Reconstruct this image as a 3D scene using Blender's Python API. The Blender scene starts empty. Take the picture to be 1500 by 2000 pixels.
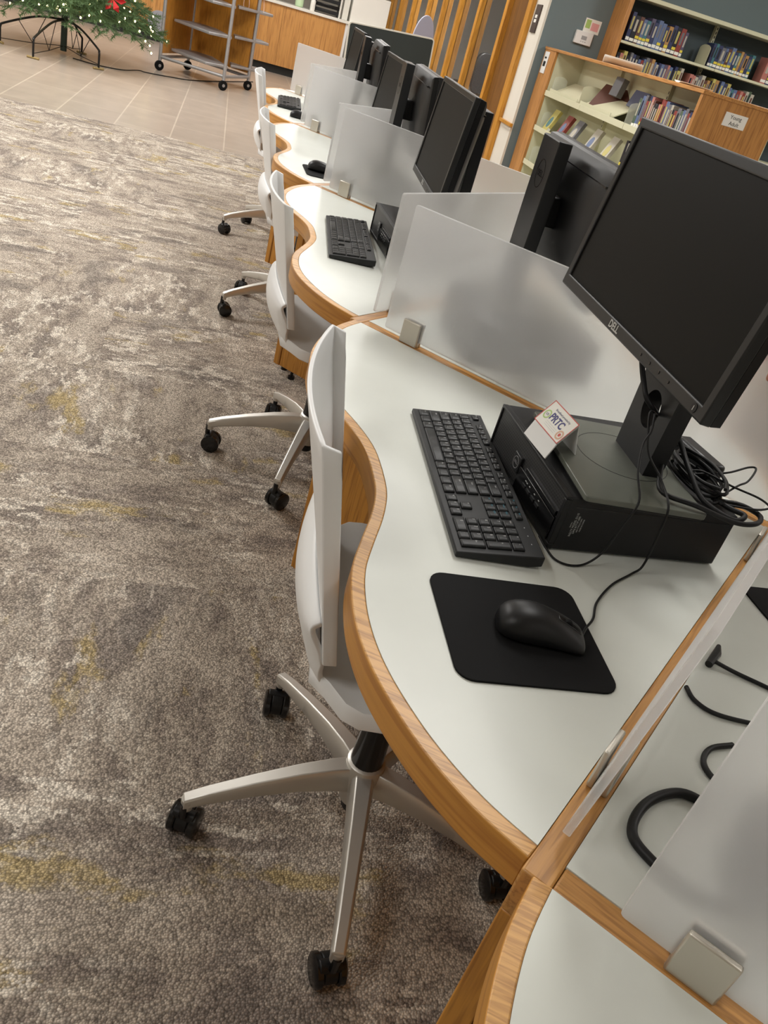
import bpy, bmesh, math, random
from math import sin, cos, pi, radians as R
from mathutils import Vector, Matrix
random.seed(7)
SC = bpy.context.scene
COL = SC.collection

# ------------------------------------------------------------------ camera, view, light
def set_camera():
    pitch, roll, yaw, H, f = 0.53465, 0.29167, 0.30230, 1.33667, 1601.9
    cy, sy = cos(yaw), sin(yaw)
    f0 = Vector((sy, cy, 0)); r0 = Vector((cy, -sy, 0)); u0 = Vector((0, 0, 1))
    fw = cos(pitch)*f0 - sin(pitch)*u0
    u1 = cos(pitch)*u0 + sin(pitch)*f0
    rt = cos(roll)*r0 + sin(roll)*u1
    up = -sin(roll)*r0 + cos(roll)*u1
    cam = bpy.data.cameras.new('camera'); ob = bpy.data.objects.new('camera', cam); COL.objects.link(ob)
    M = Matrix((( rt.x, up.x, -fw.x, 0), (rt.y, up.y, -fw.y, 0), (rt.z, up.z, -fw.z, H), (0, 0, 0, 1)))
    ob.matrix_world = M
    cam.sensor_fit = 'VERTICAL'; cam.sensor_height = 36.0; cam.lens = 36.0*f/2000.0
    cam.clip_start = 0.02; cam.clip_end = 100
    SC.camera = ob
set_camera()
vs = SC.view_settings
vs.view_transform = 'Standard'; vs.look = 'None'; vs.gamma = 1.0; vs.use_curve_mapping = False
vs.exposure = 0.75
SC.cycles.use_denoising = True
SC.cycles.max_bounces = 8
SC.cycles.transparent_max_bounces = 8
SC.cycles.sample_clamp_indirect = 4.0
w = bpy.data.worlds.new('world'); SC.world = w; w.use_nodes = True
w.node_tree.nodes['Background'].inputs[0].default_value = (0.95, 0.97, 1.0, 1)
w.node_tree.nodes['Background'].inputs[1].default_value = 0.25
CEIL = 3.0
LIGHT_ROWS = [(-4.6, 1.0, 16), (-1.9, 0.2, 15), (1.15, 2.3, 21), (4.2, 1.6, 24),
              (-4.6, 5.2, 46), (-1.6, 5.0, 52), (1.5, 5.6, 25), (4.6, 5.2, 34),
              (-4.6, 9.2, 50), (-1.6, 9.4, 54), (1.3, 9.6, 32),
              (-4.6, 13.0, 32), (-1.6, 13.0, 28), (1.3, 13.0, 28), (4.6, 11.5, 110), (1.15, -1.8, 8)]
LIGHT_K = 1.0

# ------------------------------------------------------------------ materials
def lin(c):
    return tuple(((x/255)/12.92 if x/255 <= 0.04045 else ((x/255+0.055)/1.055)**2.4) for x in c) + (1.0,)
MATS = {}
def mat(name, rgb, rough=0.5, metal=0.0, spec=0.5, bump=0.0, bscale=200.0, mottle=0.0, mscale=8.0, emit=0.0, coat=0.0):
    if name in MATS: return MATS[name]
    m = bpy.data.materials.new(name); m.use_nodes = True
    nt = m.node_tree; b = nt.nodes['Principled BSDF']
    c = lin(rgb)
    b.inputs['Base Color'].default_value = c
    b.inputs['Roughness'].default_value = rough
    b.inputs['Metallic'].default_value = metal
    b.inputs['Specular IOR Level'].default_value = spec
    b.inputs['Coat Weight'].default_value = coat
    tc = nt.nodes.new('ShaderNodeTexCoord')
    if emit > 0:
        b.inputs['Emission Color'].default_value = c
        b.inputs['Emission Strength'].default_value = emit
    n = nt.nodes.new('ShaderNodeTexNoise'); n.inputs['Scale'].default_value = mscale; n.inputs['Detail'].default_value = 4
    nt.links.new(tc.outputs['Object'], n.inputs['Vector'])
    mx = nt.nodes.new('ShaderNodeMix'); mx.data_type = 'RGBA'; mx.blend_type = 'MIX'
    nt.links.new(n.outputs['Fac'], mx.inputs[0])
    k = max(mottle, 0.015)
    mx.inputs[6].default_value = tuple(min(1, x*(1-k)) for x in c[:3]) + (1,)
    mx.inputs[7].default_value = tuple(min(1, x*(1+k)) for x in c[:3]) + (1,)
    nt.links.new(mx.outputs[2], b.inputs['Base Color'])
    if bump > 0:
        n2 = nt.nodes.new('ShaderNodeTexNoise'); n2.inputs['Scale'].default_value = bscale; n2.inputs['Detail'].default_value = 2
        nt.links.new(tc.outputs['Object'], n2.inputs['Vector'])
        bp = nt.nodes.new('ShaderNodeBump'); bp.inputs['Strength'].default_value = bump; bp.inputs['Distance'].default_value = 0.001
        nt.links.new(n2.outputs['Fac'], bp.inputs['Height']); nt.links.new(bp.outputs['Normal'], b.inputs['Normal'])
    MATS[name] = m
    return m

def ramp(nt, fac, stops):
    r = nt.nodes.new('ShaderNodeValToRGB')
    els = r.color_ramp.elements
    els[0].position, els[0].color = stops[0]; els[1].position, els[1].color = stops[-1]
    for p, c in stops[1:-1]:
        e = els.new(p); e.color = c
    nt.links.new(fac, r.inputs[0])
    return r.outputs[0]

def oak(name, light, dark, rotz=0.0, axis='Z', scale=1.0, rough=0.38, coarse=1.0):
    """oak with its grain running along the given axis of the object"""
    if name in MATS: return MATS[name]
    m = bpy.data.materials.new(name); m.use_nodes = True
    nt = m.node_tree; b = nt.nodes['Principled BSDF']
    tc = nt.nodes.new('ShaderNodeTexCoord'); mp = nt.nodes.new('ShaderNodeMapping')
    nt.links.new(tc.outputs['Object'], mp.inputs['Vector'])
    mp.inputs['Rotation'].default_value = (0, 0, rotz)
    s = {'X': (0.06, 1, 1), 'Y': (1, 0.06, 1), 'Z': (1, 1, 0.06), 'H': (0.05, 0.05, 1)}[axis]
    mp2 = nt.nodes.new('ShaderNodeMapping'); mp2.inputs['Scale'].default_value = tuple(x*scale for x in s)
    nt.links.new(mp.outputs[0], mp2.inputs['Vector'])
    n1 = nt.nodes.new('ShaderNodeTexNoise'); n1.inputs['Scale'].default_value = 22*coarse; n1.inputs['Detail'].default_value = 5; n1.inputs['Distortion'].default_value = 0.6
    n2 = nt.nodes.new('ShaderNodeTexNoise'); n2.inputs['Scale'].default_value = 160; n2.inputs['Detail'].default_value = 2
    nt.links.new(mp2.outputs[0], n1.inputs['Vector']); nt.links.new(mp2.outputs[0], n2.inputs['Vector'])
    w1 = nt.nodes.new('ShaderNodeMath'); w1.operation = 'MULTIPLY'; w1.inputs[1].default_value = 6.0
    nt.links.new(n1.outputs['Fac'], w1.inputs[0])
    w2 = nt.nodes.new('ShaderNodeMath'); w2.operation = 'FRACT'; nt.links.new(w1.outputs[0], w2.inputs[0])
    L = lin(light); D = lin(dark); Mid = tuple((a*2+c)/3 for a, c in zip(L, D))
    c1 = ramp(nt, w2.outputs[0], [(0.0, Mid), (0.35, L), (0.8, L), (1.0, Mid)])
    c2 = ramp(nt, n2.outputs['Fac'], [(0.36, D), (0.5, (1, 1, 1, 1))])
    mx = nt.nodes.new('ShaderNodeMix'); mx.data_type = 'RGBA'; mx.blend_type = 'MULTIPLY'; mx.inputs[0].default_value = 0.35
    nt.links.new(c1, mx.inputs[6]); nt.links.new(c2, mx.inputs[7])
    nt.links.new(mx.outputs[2], b.inputs['Base Color'])
    b.inputs['Roughness'].default_value = rough
    bp = nt.nodes.new('ShaderNodeBump'); bp.inputs['Strength'].default_value = 0.15; bp.inputs['Distance'].default_value = 0.0006
    nt.links.new(n2.outputs['Fac'], bp.inputs['Height']); nt.links.new(bp.outputs['Normal'], b.inputs['Normal'])
    MATS[name] = m
    return m

OAK_BAND_SIDE = oak('oak_band_side', (196, 138, 60), (168, 112, 44), axis='H', scale=0.7)
OAK_BAND_TOP = oak('oak_band_top', (214, 164, 100), (128, 78, 38), rotz=R(-62), axis='Y', scale=1.6, coarse=1.3)
OAK_RAIL = oak('oak_rail', (192, 140, 76), (130, 84, 42), axis='X', scale=1.4)
OAK_PANEL = oak('oak_panel', (196, 136, 54), (132, 82, 32), axis='Z', scale=0.9)
OAK_FRONT = oak('oak_front', (200, 146, 82), (150, 100, 52), axis='Z', scale=0.35, coarse=0.6)
OAK_POST = oak('oak_post', (204, 144, 52), (140, 88, 30), axis='Z', scale=0.8)
OAK_SHELF = oak('oak_shelf', (196, 140, 78), (134, 86, 44), axis='Z', scale=0.7)
OAK_SHELF_H = oak('oak_shelf_long', (196, 140, 78), (134, 86, 44), axis='Y', scale=0.7)
BROWN_DOOR = oak('brown_door', (120, 80, 34), (76, 46, 20), axis='Z', scale=0.6)

LAMINATE = mat('laminate', (213, 216, 209), rough=0.33, mottle=0.05, mscale=14, spec=0.45)
WHITE_SHELL = mat('white_shell', (236, 237, 237), rough=0.38)
WHITE_PLASTIC = mat('white_plastic', (232, 232, 230), rough=0.45)
ALU = mat('polished_aluminium', (206, 203, 197), rough=0.42, metal=0.82, bump=0.1, bscale=60)
STEEL = mat('brushed_steel', (206, 201, 190), rough=0.42, metal=0.9)
GREYMETAL = mat('grey_metal', (168, 167, 168), rough=0.4, metal=0.55)
BLACK = mat('black_plastic', (18, 18, 19), rough=0.42, spec=0.35)
BLACK_GLOSS = mat('black_gloss', (14, 14, 15), rough=0.22)
BLACK_SOFT = mat('black_rubber', (12, 12, 13), rough=0.85, spec=0.25)
CHAR = mat('charcoal_plastic', (30, 31, 32), rough=0.36, spec=0.4)
KEYM = mat('keycap_plastic', (22, 23, 24), rough=0.42, bump=0.1, bscale=900, spec=0.35)
KBODY = mat('keyboard_body', (31, 32, 33), rough=0.5, spec=0.35)
SCREEN = mat('screen_glass', (18, 17, 14), rough=0.5, spec=0.12)
PCTOP = mat('computer_steel', (18, 18, 19), rough=0.5, bump=0.1, bscale=600, spec=0.35)
PLATE = mat('base_plate_sheen', (98, 101, 92), rough=0.32, mottle=0.22, mscale=18)  # dark plate lightened: its reflected light is put into the base colour
CABLE = mat('cable_rubber', (13, 13, 14), rough=0.5, spec=0.35)
LOGO = mat('silver_print', (190, 190, 186), rough=0.3)
LEGEND = mat('legend_print', (196, 196, 196), rough=0.5)
LEGEND_BLUE = mat('legend_blue', (70, 140, 160), rough=0.5)
RED = mat('red_print', (196, 60, 44), rough=0.5)
NAVY = mat('navy_print', (30, 26, 110), rough=0.5)
GREYP = mat('grey_print', (120, 120, 150), rough=0.5)
GREENP = mat('green_print', (170, 200, 110), rough=0.5)
TANP = mat('tan_print', (214, 170, 140), rough=0.5)
PAPER = mat('paper', (240, 238, 230), rough=0.6)
CREAM = mat('cream_metal', (214, 212, 182), rough=0.45)
GREYWALL = mat('grey_wall_paint', (110, 124, 127), rough=0.7, bump=0.05, bscale=300)
WHITEWALL = mat('white_wall_paint', (225, 220, 208), rough=0.7)
TOEKICK = mat('toe_kick', (26, 27, 26), rough=0.6)
COUNTER = mat('counter_top', (230, 228, 218), rough=0.35)
DARKBOARD = mat('dark_board', (44, 52, 52), rough=0.45)
PALE = mat('pale_rim', (226, 224, 214), rough=0.4)
DISC = mat('grey_disc', (150, 150, 158), rough=0.5)
LAV = mat('lavender_panel', (176, 176, 196), rough=0.5)
CLEAR = None

def glass_mat(name, rough, tint, mixd, ior=1.12):
    m = bpy.data.materials.new(name); m.use_nodes = True
    nt = m.node_tree; nt.nodes.clear()
    out = nt.nodes.new('ShaderNodeOutputMaterial')
    p = nt.nodes.new('ShaderNodeBsdfPrincipled')
    tc = nt.nodes.new('ShaderNodeTexCoord'); n = nt.nodes.new('ShaderNodeTexNoise'); n.inputs['Scale'].default_value = 3
    nt.links.new(tc.outputs['Object'], n.inputs['Vector'])
    rr = ramp(nt, n.outputs['Fac'], [(0.0, tuple(x*0.985 for x in tint)+(1,)), (1.0, tuple(tint)+(1,))])
    nt.links.new(rr, p.inputs['Base Color'])
    p.inputs['Roughness'].default_value = rough
    p.inputs['Transmission Weight'].default_value = 1.0
    p.inputs['IOR'].default_value = ior
    t = nt.nodes.new('ShaderNodeBsdfTranslucent'); t.inputs[0].default_value = tuple(tint)+(1,)
    d = nt.nodes.new('ShaderNodeBsdfDiffuse'); d.inputs[0].default_value = tuple(tint)+(1,)
    m1 = nt.nodes.new('ShaderNodeMixShader'); m1.inputs[0].default_value = 0.5
    nt.links.new(t.outputs[0], m1.inputs[1]); nt.links.new(d.outputs[0], m1.inputs[2])
    m2 = nt.nodes.new('ShaderNodeMixShader'); m2.inputs[0].default_value = mixd
    nt.links.new(p.outputs[0], m2.inputs[1]); nt.links.new(m1.outputs[0], m2.inputs[2])
    nt.links.new(m2.outputs[0], out.inputs[0])
    return m
FROST = glass_mat('frosted_acrylic', 0.5, (0.94, 0.94, 0.94), 0.30)
WINDOW = glass_mat('window_glass', 0.0, (0.97, 0.98, 0.98), 0.02, 1.02)
CLEAR = glass_mat('clear_plastic', 0.1, (0.9, 0.92, 0.86), 0.35, 1.1)

def carpet_mat():
    """cut pile in quarter-turned tiles: every tuft takes one colour of the ragged pattern"""
    m = bpy.data.materials.new('carpet'); m.use_nodes = True
    nt = m.node_tree; b = nt.nodes['Principled BSDF']; N = nt.nodes.new; L = nt.links.new
    tc = N('ShaderNodeTexCoord')
    vo = N('ShaderNodeTexVoronoi'); vo.voronoi_dimensions = '2D'; vo.inputs['Scale'].default_value = 240
    L(tc.outputs['Object'], vo.inputs['Vector'])
    pos = vo.outputs['Position']
    br = N('ShaderNodeTexBrick'); br.inputs['Scale'].default_value = 1.0
    br.inputs['Brick Width'].default_value = 0.9; br.inputs['Row Height'].default_value = 0.6
    br.inputs['Mortar Size'].default_value = 0.0; br.offset = 0.37
    br.inputs['Color1'].default_value = (0, 0, 0, 1); br.inputs['Color2'].default_value = (1, 1, 1, 1)
    mpb = N('ShaderNodeMapping'); mpb.inputs['Location'].default_value = (0.31, 0.13, 0)
    L(pos, mpb.inputs['Vector']); L(mpb.outputs[0], br.inputs['Vector'])
    sh = N('ShaderNodeVectorMath'); sh.operation = 'SCALE'; sh.inputs['Scale'].default_value = 5.0; L(br.outputs['Color'], sh.inputs[0])
    va = N('ShaderNodeVectorMath'); va.operation = 'ADD'; L(pos, va.inputs[0]); L(sh.outputs[0], va.inputs[1])
    bw = N('ShaderNodeRGBToBW'); L(br.outputs['Color'], bw.inputs[0])
    sel = N('ShaderNodeMath'); sel.operation = 'GREATER_THAN'; sel.inputs[1].default_value = 0.6; L(bw.outputs[0], sel.inputs[0])
    def pat(sc, det, rgh, k, off, dist=0.0):
        outs = []
        for sx, sy in ((1.0, k), (k, 1.0)):
            mp = N('ShaderNodeMapping'); mp.inputs['Scale'].default_value = (sx, sy, 1); mp.inputs['Location'].default_value = (off, off*1.7, 0)
            L(va.outputs[0], mp.inputs['Vector'])
            n = N('ShaderNodeTexNoise'); n.noise_dimensions = '2D'; n.inputs['Scale'].default_value = sc; n.inputs['Detail'].default_value = det; n.inputs['Roughness'].default_value = rgh; n.inputs['Distortion'].default_value = dist
            L(mp.outputs[0], n.inputs['Vector']); outs.append(n.outputs['Fac'])
        mf = N('ShaderNodeMix'); mf.data_type = 'FLOAT'; L(sel.outputs[0], mf.inputs[0]); L(outs[0], mf.inputs[2]); L(outs[1], mf.inputs[3])
        return mf.outputs[0]
    def mixc(f, a_, c_, blend='MIX'):
        x = N('ShaderNodeMix'); x.data_type = 'RGBA'; x.blend_type = blend
        if isinstance(f, float): x.inputs[0].default_value = f
        else: L(f, x.inputs[0])
        for sock, v in ((x.inputs[6], a_), (x.inputs[7], c_)):
            if isinstance(v, tuple): sock.default_value = v
            else: L(v, sock)
        return x.outputs[2]
    G = lambda v: (v, v, v, 1)
    p1 = pat(3.4, 9, 0.76, 2.2, 0.0)
    base = ramp(nt, p1, [(0.38, lin((142, 131, 122))), (0.46, lin((160, 148, 136))), (0.51, lin((178, 166, 152))), (0.62, lin((188, 176, 162)))])
    p2 = pat(2.0, 8, 0.7, 2.0, 7.0)
    base = mixc(ramp(nt, p2, [(0.55, G(0)), (0.62, G(0.55))]), base, lin((124, 116, 110)))
    p3 = pat(2.3, 8, 0.66, 2.2, 13.0)
    base = mixc(ramp(nt, p3, [(0.60, G(0)), (0.66, G(0.75))]), base, lin((180, 160, 112)))
    p4 = pat(9.0, 8, 0.75, 2.4, 21.0); p4b = pat(1.6, 3, 0.5, 1.6, 31.0)
    mm = N('ShaderNodeMath'); mm.operation = 'MULTIPLY'; L(ramp(nt, p4, [(0.51, G(0)), (0.58, G(1))]), mm.inputs[0]); L(ramp(nt, p4b, [(0.44, G(0.15)), (0.56, G(1))]), mm.inputs[1])
    base = mixc(mm.outputs[0], base, lin((218, 208, 194)))
    # every tuft a little lighter or darker
    tb = N('ShaderNodeRGBToBW'); L(vo.outputs['Color'], tb.inputs[0])
    base = mixc(1.0, base, ramp(nt, tb.outputs[0], [(0.2, G(0.62)), (0.5, G(0.98)), (0.8, G(1.42))]), 'MULTIPLY')
    gap = ramp(nt, vo.outputs['Distance'], [(0.30, G(1.0)), (0.62, G(0.5))])
    base = mixc(0.8, base, gap, 'MULTIPLY')
    L(base, b.inputs['Base Color'])
    b.inputs['Roughness'].default_value = 0.95; b.inputs['Specular IOR Level'].default_value = 0.1
    bp = N('ShaderNodeBump'); bp.invert = True; bp.inputs['Strength'].default_value = 0.6; bp.inputs['Distance'].default_value = 0.003
    L(vo.outputs['Distance'], bp.inputs['Height']); L(bp.outputs['Normal'], b.inputs['Normal'])
    return m

def tile_mat():
    m = bpy.data.materials.new('floor_tiles'); m.use_nodes = True
    nt = m.node_tree; b = nt.nodes['Principled BSDF']; N = nt.nodes.new; L = nt.links.new
    tc = N('ShaderNodeTexCoord'); mp = N('ShaderNodeMapping'); mp.inputs['Rotation'].default_value = (0, 0, R(90))
    mp.inputs['Location'].default_value = (0.0, -0.08, 0)
    br = N('ShaderNodeTexBrick'); br.inputs['Scale'].default_value = 1.0
    br.inputs['Brick Width'].default_value = 0.9; br.inputs['Row Height'].default_value = 0.44; br.inputs['Mortar Size'].default_value = 0.006
    br.inputs['Color1'].default_value = lin((164, 151, 138)); br.inputs['Color2'].default_value = lin((170, 157, 144)); br.inputs['Mortar'].default_value = lin((192, 180, 164))
    L(tc.outputs['Object'], mp.inputs['Vector']); L(mp.outputs[0], br.inputs['Vector'])
    n = N('ShaderNodeTexNoise'); n.inputs['Scale'].default_value = 5; n.inputs['Detail'].default_value = 5; L(tc.outputs['Object'], n.inputs['Vector'])
    c = ramp(nt, n.outputs['Fac'], [(0.3, (0.9, 0.9, 0.9, 1)), (0.7, (1.05, 1.05, 1.05, 1))])
    mx = N('ShaderNodeMix'); mx.data_type = 'RGBA'; mx.blend_type = 'MULTIPLY'; mx.inputs[0].default_value = 1
    L(br.outputs['Color'], mx.inputs[6]); L(c, mx.inputs[7]); L(mx.outputs[2], b.inputs['Base Color'])
    b.inputs['Roughness'].default_value = 0.3
    return m

def grille_mat():
    """pierced steel: rows of small dark holes"""
    m = bpy.data.materials.new('pierced_grille'); m.use_nodes = True
    nt = m.node_tree; b = nt.nodes['Principled BSDF']; N = nt.nodes.new; L = nt.links.new
    tc = N('ShaderNodeTexCoord'); mp = N('ShaderNodeMapping'); mp.inputs['Scale'].default_value = (1, 1, 1.15)
    br = N('ShaderNodeTexBrick'); br.inputs['Scale'].default_value = 1.0; br.inputs['Brick Width'].default_value = 0.0062
    br.inputs['Row Height'].default_value = 0.0045; br.inputs['Mortar Size'].default_value = 0.0009; br.inputs['Mortar Smooth'].default_value = 0.3
    br.inputs['Color1'].default_value = lin((4, 4, 4)); br.inputs['Color2'].default_value = lin((6, 6, 6)); br.inputs['Mortar'].default_value = lin((46, 46, 47))
    sx = N('ShaderNodeSeparateXYZ'); cx = N('ShaderNodeCombineXYZ')
    L(tc.outputs['Object'], sx.inputs[0]); L(sx.outputs['X'], cx.inputs['X']); L(sx.outputs['Z'], cx.inputs['Y'])
    L(cx.outputs[0], br.inputs['Vector']); L(br.outputs['Color'], b.inputs['Base Color'])
    b.inputs['Roughness'].default_value = 0.5
    return m
CARPET = carpet_mat(); TILE = tile_mat(); GRILLE = grille_mat()

# ------------------------------------------------------------------ mesh helpers
class MB:
    def __init__(s): s.v = []; s.f = []
    def add(s, vs, fs):
        o = len(s.v); s.v += [tuple(p) for p in vs]; s.f += [tuple(i+o for i in f) for f in fs]; return s
    def box(s, c, d, M=None):
        x, y, z = [t/2 for t in d]
        vs = [Vector((sx*x, sy*y, sz*z)) for sz in (-1, 1) for sx, sy in ((-1, -1), (1, -1), (1, 1), (-1, 1))]
        if M is not None: vs = [M @ p for p in vs]
        vs = [p + Vector(c) for p in vs]
        return s.add(vs, [(3, 2, 1, 0), (4, 5, 6, 7), (0, 1, 5, 4), (1, 2, 6, 5), (2, 3, 7, 6), (3, 0, 4, 7)])
    def b2(s, a, b):
        return s.box([(i+j)/2 for i, j in zip(a, b)], [abs(j-i) for i, j in zip(a, b)])
    def prism(s, poly, z0, z1, M=None):
        n = len(poly)
        vs = [Vector((p[0], p[1], z0)) for p in poly] + [Vector((p[0], p[1], z1)) for p in poly]
        if M is not None: vs = [M @ p for p in vs]
        return s.add(vs, [tuple(range(n-1, -1, -1)), tuple(range(n, 2*n))] + [(i, (i+1) % n, n+(i+1) % n, n+i) for i in range(n)])
    def strip(s, inner, outer, z0, z1):
        """a closed band between two open curves"""
        n = len(inner)
        vs = []
        for a, b in zip(inner, outer):
            vs += [(a[0], a[1], z0), (a[0], a[1], z1), (b[0], b[1], z1), (b[0], b[1], z0)]
        fs = [(3, 2, 1, 0), (4*n-4, 4*n-3, 4*n-2, 4*n-1)]
        for i in range(n-1):
            for k in range(4):
                fs.append((4*i+k, 4*i+(k+1) % 4, 4*i+4+(k+1) % 4, 4*i+4+k))
        return s.add(vs, fs)
    def tube(s, pts, r, n=8, caps=True):
        pts = [Vector(p) for p in pts]; m = len(pts)
        rr = r if isinstance(r, (list, tuple)) else [r]*m
        t0 = (pts[1]-pts[0]).normalized(); up = Vector((0, 0, 1)) if abs(t0.z) < 0.9 else Vector((1, 0, 0))
        nrm = t0.cross(up).normalized(); vs = []
        for i, p in enumerate(pts):
            t = (pts[min(i+1, m-1)] - pts[max(i-1, 0)]).normalized()
            nrm = (nrm - t*nrm.dot(t)).normalized(); bn = t.cross(nrm)
            for k in range(n):
                a = 2*pi*k/n; vs.append(p + (nrm*cos(a)+bn*sin(a))*rr[i])
        fs = [(i*n+k, i*n+(k+1) % n, (i+1)*n+(k+1) % n, (i+1)*n+k) for i in range(m-1) for k in range(n)]
        if caps: fs += [tuple(range(n-1, -1, -1)), tuple((m-1)*n+k for k in range(n))]
        return s.add(vs, fs)
    def cyl(s, a, b, r, r2=None, n=20): return s.tube([a, b], [r, r if r2 is None else r2], n)
    def lathe(s, prof, n=24, M=None):
        vs = []
        for r, z in prof:
            for k in range(n): vs.append(Vector((r*cos(2*pi*k/n), r*sin(2*pi*k/n), z)))
        if M is not None: vs = [M @ p for p in vs]
        m = len(prof)
        fs = [(i*n+k, i*n+(k+1) % n, (i+1)*n+(k+1) % n, (i+1)*n+k) for i in range(m-1) for k in range(n)]
        fs += [tuple(range(n-1, -1, -1)), tuple((m-1)*n+k for k in range(n))]
        return s.add(vs, fs)
    def grid(s, fn, nu, nv):
        vs = [fn(i/nu, j/nv) for j in range(nv+1) for i in range(nu+1)]
        fs = [(j*(nu+1)+i, j*(nu+1)+i+1, (j+1)*(nu+1)+i+1, (j+1)*(nu+1)+i) for j in range(nv) for i in range(nu)]
        return s.add(vs, fs)
    def loft(s, rings):
        n = len(rings[0]); vs = [p for r in rings for p in r]; m = len(rings)
        fs = [(i*n+k, i*n+(k+1) % n, (i+1)*n+(k+1) % n, (i+1)*n+k) for i in range(m-1) for k in range(n)]
        fs += [tuple(range(n-1, -1, -1)), tuple((m-1)*n+k for k in range(n))]
        return s.add(vs, fs)

def obj(name, mb, material, parent=None, bevel=0.0, smooth=35, solid=0.0, loc=None, rot=None, sub=0, seg=2):
    me = bpy.data.meshes.new(name); me.from_pydata(mb.v, [], mb.f); me.update()
    bm = bmesh.new(); bm.from_mesh(me); bmesh.ops.recalc_face_normals(bm, faces=bm.faces); bm.to_mesh(me); bm.free()
    mats = material if isinstance(material, (list, tuple)) else [material]
    for m in mats: me.materials.append(m)
    if smooth:
        me.polygons.foreach_set('use_smooth', [True]*len(me.polygons)); me.set_sharp_from_angle(angle=R(smooth))
    o = bpy.data.objects.new(name, me); COL.objects.link(o)
    if parent is not None: o.parent = parent
    if loc is not None: o.location = loc
    if rot is not None: o.rotation_euler = rot
    if solid:
        md = o.modifiers.new('solidify', 'SOLIDIFY'); md.thickness = solid; md.offset = 0
    if bevel:
        md = o.modifiers.new('bevel', 'BEVEL'); md.width = bevel; md.segments = seg; md.limit_method = 'ANGLE'; md.angle_limit = R(40); md.harden_normals = False
    if sub:
        md = o.modifiers.new('subdivision', 'SUBSURF'); md.levels = sub; md.render_levels = sub
    return o
def empty(name, loc=(0, 0, 0), rz=0.0):
    o = bpy.data.objects.new(name, None); COL.objects.link(o); o.location = loc; o.rotation_euler = (0, 0, rz); o.empty_display_size = 0.1
    return o
def tag(o, label=None, cat=None, group=None, kind=None):
    if label: o['label'] = label
    if cat: o['category'] = cat
    if group: o['group'] = group
    if kind: o['kind'] = kind
    return o
def copy_tree(o, parent=None):
    c = o.copy(); COL.objects.link(c)
    if parent is not None: c.parent = parent
    for ch in list(o.children): copy_tree(ch, c)
    return c
def text_mb(s, size, M, extrude=0.0003, align='CENTER', bold=0.0, spacing=1.0, sx=1.0, offset=0.0):
    """lettering turned into mesh data, laid in the XY plane and moved by M"""
    cu = bpy.data.curves.new('lettering', 'FONT'); cu.body = s; cu.size = size; cu.align_x = align; cu.align_y = 'CENTER'
    cu.extrude = extrude; cu.resolution_u = 3; cu.space_character = spacing; cu.offset = offset
    o = bpy.data.objects.new('lettering', cu); COL.objects.link(o)
    dg = bpy.context.evaluated_depsgraph_get(); me = bpy.data.meshes.new_from_object(o.evaluated_get(dg))
    mb = MB(); mb.add([M @ Vector((v.co.x*sx, v.co.y, v.co.z)) for v in me.vertices], [tuple(p.vertices) for p in me.polygons])
    bpy.data.objects.remove(o); bpy.data.meshes.remove(me); bpy.data.curves.remove(cu)
    return mb
def cr(pts, n=10):
    """smooth curve through the points"""
    P = [Vector(p) for p in pts]; P = [P[0]*2-P[1]] + P + [P[-1]*2-P[-2]]; out = []
    for i in range(1, len(P)-2):
        for k in range(n):
            t = k/n; a, b, c, d = P[i-1], P[i], P[i+1], P[i+2]
            out.append(0.5*((2*b)+(c-a)*t+(2*a-5*b+4*c-d)*t*t+(3*b-a-3*c+d)*t**3))
    out.append(P[-2]); return out
def rrect(wd, dp, r, n=5, cx=0, cy=0):
    pts = []
    for qx, qy, a0 in ((1, -1, -90), (1, 1, 0), (-1, 1, 90), (-1, -1, 180)):
        for k in range(n+1):
            a = R(a0+90*k/n); pts.append((cx+qx*(wd/2-r)+r*cos(a), cy+qy*(dp/2-r)+r*sin(a)))
    return pts

# ------------------------------------------------------------------ the room
tag(obj('floor', MB().b2((-8, -4, -0.05), (8, 7.5, 0.0)), CARPET, smooth=0), kind='structure')
tag(obj('floor', MB().b2((-8, 7.5, -0.05), (8, 21, 0.0)), TILE, smooth=0), kind='structure')
tag(obj('ceiling', MB().b2((-8, -4, CEIL), (8, 21, CEIL+0.1)), mat('ceiling_tile', (228, 226, 220), rough=0.9), smooth=0), kind='structure')
tag(obj('wall_left', MB().b2((-8.1, -4, 0), (-8, 21, CEIL)), WHITEWALL, smooth=0), kind='structure')
tag(obj('wall_right', MB().b2((8, -4, 0), (8.1, 21, CEIL)), WHITEWALL, smooth=0), kind='structure')
tag(obj('wall_back', MB().b2((-8, 21, 0), (8, 21.1, CEIL)), WHITEWALL, smooth=0), kind='structure')
tag(obj('wall_near', MB().b2((-8, -4.1, 0), (8, -4, CEIL)), WHITEWALL, smooth=0), kind='structure')
tag(obj('wall_grey', MB().b2((2.62, 8.0, 0), (8, 8.34, CEIL)), GREYWALL, smooth=0), kind='structure')
tag(obj('wall_end', MB().b2((2.60, 8.002, 0), (2.62, 8.34, CEIL)), WHITEWALL, smooth=0), kind='structure')
tag(obj('trim_1', MB().b2((2.57, 7.96, 0.70), (2.60, 8.36, 0.73)), OAK_POST, bevel=0.004), kind='structure')
tag(obj('trim_2', MB().b2((2.56, 8.34, 0), (2.66, 8.46, CEIL)), OAK_POST, bevel=0.004), kind='structure')
tag(obj('door_1', MB().b2((2.60, 8.46, 0), (2.645, 9.05, 2.2)), BROWN_DOOR, bevel=0.003), kind='structure')

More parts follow.
